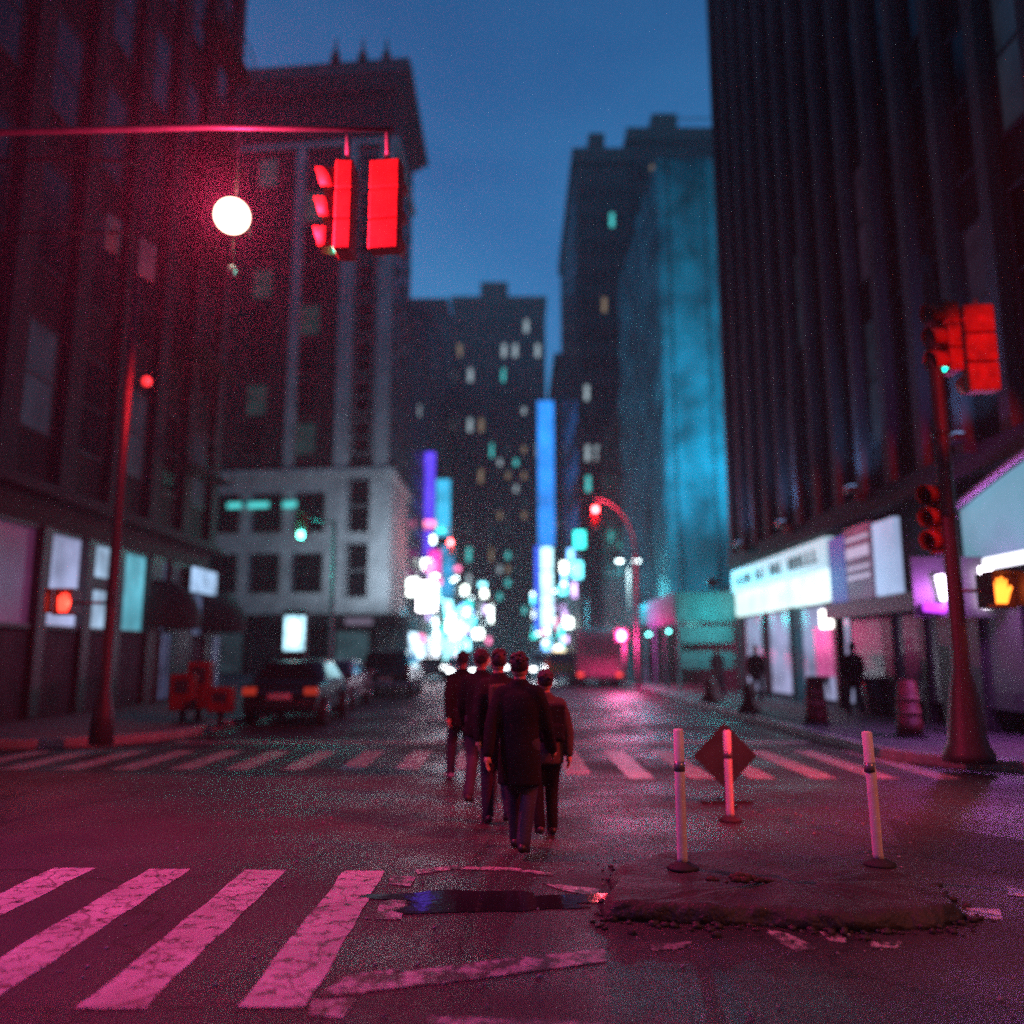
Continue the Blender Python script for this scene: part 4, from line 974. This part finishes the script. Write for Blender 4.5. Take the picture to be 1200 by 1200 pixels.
# ------------------------------------------------------------------ vehicles
def car(loc, rz, paint_, label, kind='sedan', tail=None, head=None, group='cars in the street', W=1.85, Lc=4.6, cab=False):
    """rear towards local -Y"""
    t = empty('parked_car', loc, rz, label, 'car', group)
    H = 1.46 if kind == 'sedan' else 1.78
    if kind == 'sedan':
        low = [(-.5, .32), (-.5, .78), (-.46, .95), (-.30, 1.0), (.22, 1.0), (.44, .86), (.5, .68), (.5, .32)]
        cabp = [(-.34, .99), (-.20, H-.03), (-.12, H), (.06, H), (.12, H-.04), (.24, .99)]
    else:
        low = [(-.5, .36), (-.5, .9), (-.485, 1.08), (.24, 1.08), (.46, .98), (.5, .8), (.5, .36)]
        cabp = [(-.485, 1.07), (-.43, H-.05), (-.38, H), (.06, H), (.11, H-.04), (.26, 1.07)]
    def sect(pr, w0, w1, zlo, zhi):
        vs = []; n = len(pr)
        for sg in (-1, 1):
            for y, z in pr:
                tt = (z-zlo)/(zhi-zlo); wx = (w0+(w1-w0)*tt)/2
                taper = 1-.10*max(0, abs(y)-.36)/.14
                vs.append((sg*wx*taper, y*Lc, z))
        return vs, [tuple(range(n)), tuple(range(n, 2*n))[::-1]]+[(i, n+i, n+(i+1) % n, (i+1) % n) for i in range(n)]
    v, f = sect(low, W, W*.97, .32, 1.0); MB().add(v, f).build('body', paint_, t, bevel=.06)
    v, f = sect(cabp, W*.93, W*.72, 1.0, H); MB().add(v, f).build('cabin', paint_, t, bevel=.05)
    # glass: rear, front, sides (proud of the cabin)
    def quadpanel(a, b_, wlo, whi, off, nm):
        (y0, z0), (y1, z1) = a, b_
        d = Vector((0, z1-z0, -(y1-y0))).normalized()
        if off < 0: d = Vector((0, -abs(d.y), abs(d.z)))
        else: d = Vector((0, abs(d.y), abs(d.z)))
        vs = [(-wlo/2, y0, z0), (wlo/2, y0, z0), (whi/2, y1, z1), (-whi/2, y1, z1)]
        q_ = [tuple(Vector(p)+d*.012) for p in vs]+[tuple(Vector(p)-d*.02) for p in vs]
        MB().add(q_, [(0, 1, 2, 3), (7, 6, 5, 4), (0, 4, 5, 1), (1, 5, 6, 2), (2, 6, 7, 3), (3, 7, 4, 0)]).build(nm, M['carglass'], t)
    A, B_ = cabp[0], cabp[1]
    l = lambda t_: (( A[0]+(B_[0]-A[0])*t_)*Lc, A[1]+(B_[1]-A[1])*t_)
    quadpanel(l(.12), l(.9), W*.80, W*.66, -1, 'rear_window')
    A, B_ = cabp[-1], cabp[-2]
    quadpanel(l(.12), l(.9), W*.80, W*.66, 1, 'windscreen')
    for sg in (-1, 1):
        m = MB(); ys = (cabp[0][0]*.78*Lc, cabp[-1][0]*.70*Lc); yt_ = (cabp[1][0]*.98*Lc, cabp[-2][0]*.75*Lc)
        def wx(z): return (W*.93+(W*.72-W*.93)*(z-1)/(H-1))/2
        z0, z1 = 1.06, H-.12
        vs = [(sg*(wx(z0)+.012), ys[0], z0), (sg*(wx(z0)+.012), ys[1], z0), (sg*(wx(z1)+.012), yt_[1], z1), (sg*(wx(z1)+.012), yt_[0], z1)]
        vs += [(x-sg*.03, y, z) for x, y, z in vs]
        m.add(vs, [(0, 1, 2, 3), (7, 6, 5, 4), (0, 4, 5, 1), (1, 5, 6, 2), (2, 6, 7, 3), (3, 7, 4, 0)]).build('side_window', M['carglass'], t)
        MB().box(sg*(W/2+.02), .18*Lc, .98, sg*(W/2+.2), .18*Lc+.08, 1.12).build('wing_mirror', paint_, t, bevel=.02)
        for yy in (-.31, .31):
            w_ = MB().tube([(sg*(W/2-.22), yy*Lc, .33), (sg*(W/2+.005), yy*Lc, .33)], .33, 22).build('wheel', M['rubber'], t, bevel=.03)
            MB().tube([(sg*(W/2), yy*Lc, .33), (sg*(W/2+.02), yy*Lc, .33)], .19, 16).build('rim', M['chrome'], w_)
        zt = .80 if kind == 'sedan' else .98
        MB().box(sg*(W/2*.90), -Lc/2-.03, zt-.09, sg*(W/2*.90-.30 if kind == 'sedan' else W/2*.90-.14), -Lc/2+.1, zt+.08 if kind == 'sedan' else zt+.28).build('tail_light', tail or M['tail_off'], t, bevel=.02)
        MB().box(sg*(W/2*.86), Lc/2+.03, .62, sg*(W/2*.86-.32), Lc/2-.1, .76).build('headlight', head or M['chrome'], t, bevel=.02)
    MB().box(-W/2*.88, -Lc/2-.07, .38, W/2*.88, -Lc/2+.05, .56).build('rear_bumper', M['chrome'] if kind != 'sedan' else paint_, t, bevel=.03)
    MB().box(-W/2*.88, Lc/2-.05, .36, W/2*.88, Lc/2+.07, .54).build('front_bumper', paint_, t, bevel=.03)
    MB().box(-.26, -Lc/2-.085, .62, .26, -Lc/2-.01, .75).build('number_plate', M['sign_white'], t)
    if cab: MB().box(-.35, -.15, H+.01, .35, .1, H+.16).build('roof_sign', emi('cab_roof_sign', (1, .8, .5), 3, False), t, bevel=.03)
    return t
def gp(px, py, dy=0): q_ = G(px, py); return (q_.x, q_.y+dy, 0)
p_ = gp(322, 853, 2.3); car((p_[0], p_[1], 0), R(2), M['carblack'], 'black sedan parked at the left kerb with dim red tail lights', 'sedan', E_TAILDIM)
p_ = gp(449, 818, 2.4); car((p_[0], p_[1], 0), R(1), M['carblack'], 'boxy black SUV parked ahead of the sedan', 'suv', group='cars in the street', W=2.05)
car((-5.7, 28.0, 0), 0, M['carsilver'], 'silver car parked between the black sedan and the black SUV', 'sedan')
car((-5.3, 41, 0), 0, M['carwhite'], 'white van-like car parked just beyond the black SUV', 'suv')
car((-2.9, 52, 0), R(180), M['carsilver'], 'silver car coming towards us beside the first walker', 'sedan', head=E_HL)
for hx, hy, he in ((-3.5, 49.3, 260), (-2.3, 49.3, 260), (1.4, 55.2, 90), (2.6, 55.2, 90)):
    light('headlamp', 'SPOT', (hx, hy, .72), (.82, .85, 1), he, .12, target=(hx, hy-24, -.2), spot=70, blend=.8)
car((-5.3, 57, 0), 0, M['carblack'], 'dark car parked at the left kerb behind the white one', 'sedan')
car((2.0, 58, 0), R(180), M['carwhite'], 'white car coming towards us just left of the orange cab', 'suv', head=E_HL)
car((P(655, 780, 48).x, 48, 0), R(0), M['caryellow'], 'orange yellow cab driving away left of the truck', 'suv', E_TAILDIM, cab=True, W=1.8)
car((-1.0, 72, 0), 0, M['carblack'], 'black car in the middle lane far down the street', 'suv', E_TAIL)
car((-3.6, 82, 0), R(180), M['carwhite'], 'far white car with lit headlamps in the left lane', 'sedan', head=E_HL)
car((.8, 92, 0), R(180), M['carsilver'], 'far silver car with lit headlamps in the middle lane', 'sedan', head=E_HL)
car((3.2, 104, 0), R(180), M['carblack'], 'farthest dark car with lit headlamps in the right lane', 'suv', head=E_HL)
car((-1.6, 112, 0), R(180), M['caryellow'], 'farthest yellow cab with lit headlamps in the middle lane', 'sedan', head=E_HL)
for k, (x, y, c_, kd) in enumerate(((-4.2, 66, 'carwhite', 'sedan'), (.2, 66, 'carsilver', 'sedan'), (2.6, 78, 'carwhite', 'suv'), (-1.2, 86, 'carwhite', 'sedan'), (3.6, 90, 'carsilver', 'sedan'), (-3.9, 98, 'carsilver', 'suv'), (1.2, 118, 'carwhite', 'sedan'), (-3.4, 124, 'carwhite', 'suv'), (3.4, 130, 'carwhite', 'sedan'))):
    car((x, y, 0), R(180), M[c_], '%s %s with lit headlamps, %s from us in the oncoming queue' % ({'carwhite': 'white', 'carsilver': 'silver'}[c_], {'sedan': 'sedan', 'suv': 'tall car'}[kd], ['first', 'second', 'third', 'fourth', 'fifth', 'sixth', 'seventh', 'eighth', 'ninth'][k]), kd, head=E_HL)
# box truck
tq = G(676, 806)
W_ = (G(730, 806).x-tq.x)
t = empty('box_truck', (tq.x+W_/2, tq.y, 0), 0, 'reddish box truck stopped at right with its back to us', 'truck')
hT = P(700, 737, tq.y).z
MB().box(-W_/2, 0, .55, W_/2, 6.2, hT).build('cargo_box', M['truck'], t, bevel=.05)
MB().box(-W_/2*.9, -.03, .75, W_/2*.9, -.004, hT-.2).build('roller_door', mat('roller_door_paint', (.34, .24, .24), .5, var=.3), t)
sl = MB()
for k in range(9): sl.box(-W_/2*.88, -.045, .9+k*(hT-1.2)/9, W_/2*.88, -.032, .93+k*(hT-1.2)/9)
sl.build('door_rib', M['trim'], t)
MB().box(-W_/2*.85, 6.25, .5, W_/2*.85, 8.0, 2.2).build('cab', M['carwhite'], t, bevel=.15)
MB().box(-W_/2, -.15, .42, W_/2, .0, .55).build('bumper', M['trim'], t)
for sg in (-1, 1):
    MB().tube([(sg*(W_/2-.02), 1.0, .45), (sg*(W_/2-.5), 1.0, .45)], .45, 22).build('wheel', M['rubber'], t, bevel=.03)
    MB().tube([(sg*(W_/2-.02), 7.1, .45), (sg*(W_/2-.4), 7.1, .45)], .45, 22).build('wheel', M['rubber'], t, bevel=.03)
    MB().box(sg*W_/2*.95, -.17, .56, sg*(W_/2*.95-.25), -.05, .7).build('tail_light', E_TAIL, t)

# ------------------------------------------------------------------ street furniture at the kerbs
def barrier(x, y, rz, label, s=1.):
    t = empty('jersey_barrier', (x, y, .15), rz, label, 'barrier', 'red plastic barriers')
    pr = [(-.28, 0), (-.28, .1), (-.14, .35), (-.08, .85), (.08, .85), (.14, .35), (.28, .1), (.28, 0)]
    MB().prism_x([(a*s, b_*s) for a, b_ in pr], -.9*s, .9*s).build('body', M['red'], t, bevel=.03)
    MB().box(-.5*s, -.2*s, .5*s, .5*s, -.09*s, .62*s).build('reflective_band', M['redband'], t)
for i, (px, py, lb) in enumerate(((825, 822, 'red barrier nearest the teal shed'), (868, 834, 'red barrier in the middle of the row before the white shop'))):
    q_ = G(px, py, .15); barrier(q_.x+.25, q_.y, R(70), lb, .85)
def barrel(x, y, label, mt=M['orange'], s=1., z=.15):
    t = empty('traffic_barrel', (x, y, z), 0, label, 'barrel', 'plastic traffic barrels')
    MB().tube([(0, 0, 0), (0, 0, .05)], .34*s, 20).build('base', M['rubber'], t)
    b_ = MB().tube([(0, 0, .05), (0, 0, .3), (0, 0, .3), (0, 0, .55), (0, 0, .55), (0, 0, .8), (0, 0, .8), (0, 0, .98), (0, 0, 1.0)], [.28*s, .27*s, .26*s, .25*s, .24*s, .23*s, .22*s, .20*s, .12*s], 22).build('body', mt, t)
    for zz in (.38, .62): MB().tube([(0, 0, zz), (0, 0, zz+.1)], [.262*s, .258*s] if zz < .5 else [.243*s, .240*s], 22).build('reflective_band', M['redband'], t)
q_ = G(938, 848, .15); barrel(q_.x+.35, q_.y, 'red traffic barrel on the right pavement before the white shop', M['red'], .85)
q_ = G(1092, 872, .15); barrel(q_.x+.2, q_.y+1.2, 'dim traffic barrel behind the leaning tube post', M['red'], .8)
# red newspaper boxes left
def newsbox(x, y, rz, h, label):
    t = empty('newspaper_box', (x, y, .15), rz, label, 'newspaper box', 'red newspaper boxes')
    MB().box(-.25, -.22, .28, .25, .22, h).build('cabinet', M['red'], t, bevel=.03)
    MB().box(-.14, -.235, h*.62, .14, -.222, h-.12).build('door_window', M['trim'], t)
    MB().box(-.06, -.06, .03, .06, .06, .28).box(-.2, -.2, 0, .2, .2, .03).build('pedestal', M['trim'], t)
for px, py, h, lb in ((232, 845, 1.3, 'tall red newspaper box at the left kerb'), (258, 851, .8, 'low red newspaper box beside the tall one'), (213, 848, 1.05, 'red newspaper box on the shop side of the tall one')):
    q_ = G(px, py, .15); newsbox(q_.x, q_.y, R(8), h, lb)
# litter bin right, dark
q_ = G(1010, 838, .15)
t = empty('litter_bin', (q_.x+.4, q_.y, .15), 0, 'dark mesh litter bin under the purple banner', 'bin')
MB().tube([(0, 0, 0), (0, 0, .05), (0, 0, .85)], [.24, .24, .33], 20).build('basket', M['trim'], t)
MB().tube([(0, 0, .85), (0, 0, .9)], [.35, .35], 20).build('rim', M['pole'], t)

# ------------------------------------------------------------------ people
def person(loc, rz, H, coat, trousers, shoe, label, stride=.28, arm=.12, grp=None, hat=None, bag=None, hem=.46, wide=1., phase=1, detail=True):
    t = empty('person', loc, rz, label, 'person', grp)
    s = H/1.75; px_seed = H*10+loc[0]
    V = lambda x, y, z: (x*s, y*s, z*s)
    hz = .92
    feet = ((-.09, stride*phase), (.09, -stride*phase))
    body = MB(); tr = MB()
    # torso
    body.caps([V(0, 0, .95), V(0, .0, 1.12), V(0, .01, 1.26), V(0, 0, 1.36)], [.12*s, .11*s, .11*s, .07*s])
    body.caps([V(-.15, 0, 1.385), V(0, 0, 1.40), V(.15, 0, 1.385)], [.045*s, .055*s, .045*s])
    body.caps([V(0, 0, 1.42), V(0, .015, 1.54)], [.06*s, .055*s])
    body.ell(V(0, .02, 1.645), (.078*s, .096*s, .115*s), 24, 16)
    body.caps([V(0, .035, 1.565), V(0, .075, 1.562)], [.05*s, .035*s])
    body.caps([V(0, .105, 1.66), V(0, .128, 1.628)], [.010*s, .015*s])                    # nose
    for sg in (-1, 1):
        body.ell(V(sg*.078, .01, 1.64), (.012*s, .024*s, .034*s), 10, 6)                  # ears
        body.caps([V(sg*.02, .108, 1.672), V(sg*.05, .098, 1.672)], [.008*s, .008*s])     # brow
    body.caps([V(-.022, .103, 1.588), V(.022, .103, 1.588)], [.008*s, .008*s])            # lips
    for i, sg in enumerate((-1, 1)):
        fx_, fy = feet[i]
        hip = Vector(V(sg*.09, 0, hz)); ank = Vector(V(fx_*1.0, fy, .09+(.05 if fy < 0 else 0)))
        kn = (hip+ank)/2+Vector(V(0, .06+(.05 if fy < 0 else 0), .0))
        body.caps([hip, hip.lerp(kn, .4), kn, kn.lerp(ank, .3), ank], [.085*s, .078*s, .055*s, .055*s, .037*s])
        body.caps([ank+Vector(V(0, -.02, -.03)), ank+Vector(V(0, .14, -.055))], [.034*s, .028*s])
        tr.caps([hip+Vector(V(0, 0, .04)), hip.lerp(kn, .4), kn, kn.lerp(ank, .4), ank+Vector(V(0, 0, -.01))], [.108*s*wide, .098*s, .078*s, .072*s, .066*s])
        sh = MB(); tilt = .03 if fy < 0 else 0
        sh.caps([ank+Vector(V(0, -.045, -.045)), ank+Vector(V(0, .05, -.05)), ank+Vector(V(0, .15, -.062-tilt))], [.045*s, .046*s, .036*s])
        sh.build('shoe', shoe, t, remesh=.012)
        sd_ = Vector(V(sg*.19, 0, 1.40)); sw = -fy/max(.01, stride)*arm if stride > .01 else 0
        el = sd_+Vector(V(sg*.05, -.02+sw*.5, -.29)); wr = el+Vector(V(-sg*.0, .07+sw*.8, -.24))
        body.caps([sd_, sd_.lerp(el, .5), el, el.lerp(wr, .5), wr], [.05*s, .044*s, .036*s, .034*s, .024*s])
        # hand: palm, four fingers and thumb, slightly curled
        pd = (wr-el).normalized(); pm_ = wr+pd*.055*s
        body.caps([wr, pm_], [.024*s, .034*s])
        for k_ in range(4):
            off = Vector((0, (-.027+.018*k_)*s, 0)); ln = (.05, .06, .058, .046)[k_]*s
            f0 = pm_+off+pd*.02*s; f1 = f0+pd*ln*.7+Vector((-sg*.006*s, 0, 0)); f2 = f1+pd*ln*.6+Vector((-sg*.022*s, 0, 0))
            body.caps([f0-pd*.02*s, f1, f2], [.0105*s, .009*s, .008*s], 8)
        body.caps([wr+pd*.02*s+Vector((0, .02*s, 0)), wr+pd*.05*s+Vector((-sg*.012*s, .05*s, 0)), wr+pd*.085*s+Vector((-sg*.02*s, .056*s, 0))], [.013*s, .011*s, .009*s], 8)
        # sleeve
        if i == 0: co = MB()
        co.caps([sd_+Vector(V(-sg*.03, 0, 0)), sd_.lerp(el, .5), el, el.lerp(wr, .6), wr+pd*-.005], [.082*s, .072*s, .064*s, .056*s, .05*s])
    # coat body loft (elliptic rings)
    prof = [(hz-hem*.35, .205, .15), (hz-hem*.1, .20, .15), (1.0, .185, .135), (1.12, .178, .13), (1.28, .20, .135), (1.38, .195, .12), (1.44, .12, .09), (1.50, .075, .075)]
    rings = [[(a*s*wide*math.cos(2*math.pi*k_/28), (b_*s*math.sin(2*math.pi*k_/28)), z*s) for k_ in range(28)] for z, a, b_ in prof]
    co.loft(rings); co.caps([V(-.15, 0, 1.40), V(0, 0, 1.43), V(.15, 0, 1.40)], [.08*s, .085*s, .08*s]); co.tube([V(0, -.005, 1.42), V(0, .0, 1.535)], [.085*s, .078*s], 20)
    tr.caps([V(0, 0, .88), V(0, 0, 1.0)], [.14*s, .13*s])
    body.build('body', M['skin'], t, remesh=.0075 if detail else .014)
    co.build('coat', coat, t, remesh=.016); tr.build('trousers', trousers, t, remesh=.016)
    hr = MB(); hr.ell(V(0, -.002, 1.675), (.087*s, .098*s, .105*s), 20, 12)
    rh = random.Random(int(px_seed*97))
    for k_ in range(34):
        a_ = rh.uniform(0, 6.28); e_ = rh.uniform(.1, 1.4)
        hr.ell((.083*s*math.cos(a_)*math.cos(e_), -.012*s+.09*s*math.sin(a_)*math.cos(e_)-.005, 1.675*s+.10*s*math.sin(e_)), (.022*s, .024*s, .018*s), 7, 5)
    ho = hr.build('hair', M['hair'], t)
    # keep the face clear: clip hair below brow at the front
    me = ho.data
    for v in me.vertices:
        if v.co.y > .035*s and v.co.z < 1.70*s: v.co.y = .035*s-.02*s*(1 if v.co.z < 1.64*s else .3)
        if v.co.z < 1.60*s: v.co.z = 1.60*s
    if hat:
        MB().ell((0, .0, 1.69*s), (.094*s, .105*s, .10*s), 20, 12).build('beanie', hat, t)
    if bag:
        b2 = MB(); b2.box(-.15*s, -.34*s, 1.02*s, .15*s, -.15*s, 1.42*s); b2.box(-.12*s, -.39*s, 1.05*s, .12*s, -.34*s, 1.22*s)
        b2.build('backpack', bag, t, bevel=.04)
    for sg in (-1, 1): MB().ell(V(sg*.031, .098, 1.652), (.010*s, .008*s, .007*s), 10, 6).build('eye', M['black'], t)
    return t
grp = None
def walker(px, py, z_top_row, rz, *a, **k):
    q_ = G(px, py); H = P(px, z_top_row, q_.y).z; return person((q_.x, q_.y, 0), rz, H, *a, **k)
walker(541, 914, 765, R(25), M['coat'], M['jeans'], M['shoe'], 'person in black jacket, dark jeans and pale shoes, first of the group crossing', stride=.20, arm=.10, hem=.55, wide=1.08)
walker(563, 941, 763, R(-10), M['coat'], M['jeans'], M['shoe2'], 'person in black coat walking close behind the pale shoed walker', stride=.24, wide=1.0, hat=M['coat3'], phase=-1)
walker(584, 966, 764, R(15), M['coat2'], M['jeans'], M['shoe2'], 'person in charcoal coat in the middle of the crossing group', stride=.10, wide=1.15, hem=.35, bag=M['bag'])
walker(609, 999, 768, R(-15), M['coat2'], M['jeans'], M['shoe2'], 'person in long dark coat, nearest to us in the crossing group', stride=.22, hem=.95, wide=1.0, arm=.2)
walker(640, 980, 788, R(10), M['coat3'], M['coat2'], M['shoe2'], 'shorter person in grey jacket, last at the right of the group', stride=.10, phase=-1, hat=M['jeans'], bag=M['coat2'])
# pedestrians on the far pavements
for i, (px, py, rz, ct, lb) in enumerate(((888, 822, 170, M['coat'], 'dark dressed person passing the white shop window'), (971, 826, 20, M['coat2'], 'person in black standing by the pink poster'),
                                      (842, 815, 190, M['coat3'], 'person in grey jacket walking past the teal shed end'), (1003, 838, 0, M['coat'], 'person in black waiting under the blue sign'))):
    q_ = G(px, py, .15)
    person((q_.x, q_.y, .15), R(rz), 1.72, ct, M['jeans'], M['shoe2'], lb, stride=.2, detail=False)
for i, (px, Y, rz, lb) in enumerate(((748, 44, 0, 'far person on the right pavement beside the truck'), (765, 46, 180, 'far person facing us under the lamp with two heads'), (495, 47, 0, 'far person on the left pavement beyond the SUV'))):
    q_ = P(px, 780, Y)
    person((max(q_.x, CR+.3) if q_.x > 0 else min(q_.x, CL-.4), Y, .15), R(rz), 1.72, M['coat'], M['jeans'], M['shoe2'], lb, stride=.2, detail=False)

# ------------------------------------------------------------------ haze
hz_ = MB().box(-240, -70, -1.3, 240, 270, 82).build('haze', bpy.data.materials.new('street_haze'))
hm = hz_.data.materials[0]; hm.use_nodes = True; hn = hm.node_tree; hn.nodes.clear()
ho_ = hn.nodes.new('ShaderNodeOutputMaterial'); pv_ = hn.nodes.new('ShaderNodeVolumePrincipled')
pv_.inputs['Color'].default_value = (.85, .92, .95, 1); pv_.inputs['Density'].default_value = .00125; pv_.inputs['Anisotropy'].default_value = .6
try: hm.cycles.volume_sampling = 'EQUIANGULAR'
except Exception: pass
hn.links.new(pv_.outputs['Volume'], ho_.inputs['Volume'])
tag(hz_, 'thin misty night air filling the whole street', 'haze', kind='stuff')

# ------------------------------------------------------------------ render settings
scn.view_settings.view_transform = 'Standard'; scn.view_settings.look = 'None'; scn.view_settings.exposure = -.1; scn.view_settings.gamma = 1
cy = scn.cycles
cy.use_denoising = False      # the photograph is grainy: the renderer's own grain stays
try: cy.denoiser = 'OPENIMAGEDENOISE'
except Exception: pass
cy.max_bounces = 5; cy.diffuse_bounces = 2; cy.glossy_bounces = 3; cy.volume_bounces = 1; cy.transmission_bounces = 2
cy.sample_clamp_indirect = .8; cy.sample_clamp_direct = 11
cy.use_light_tree = True; cy.caustics_reflective = False; cy.caustics_refractive = False
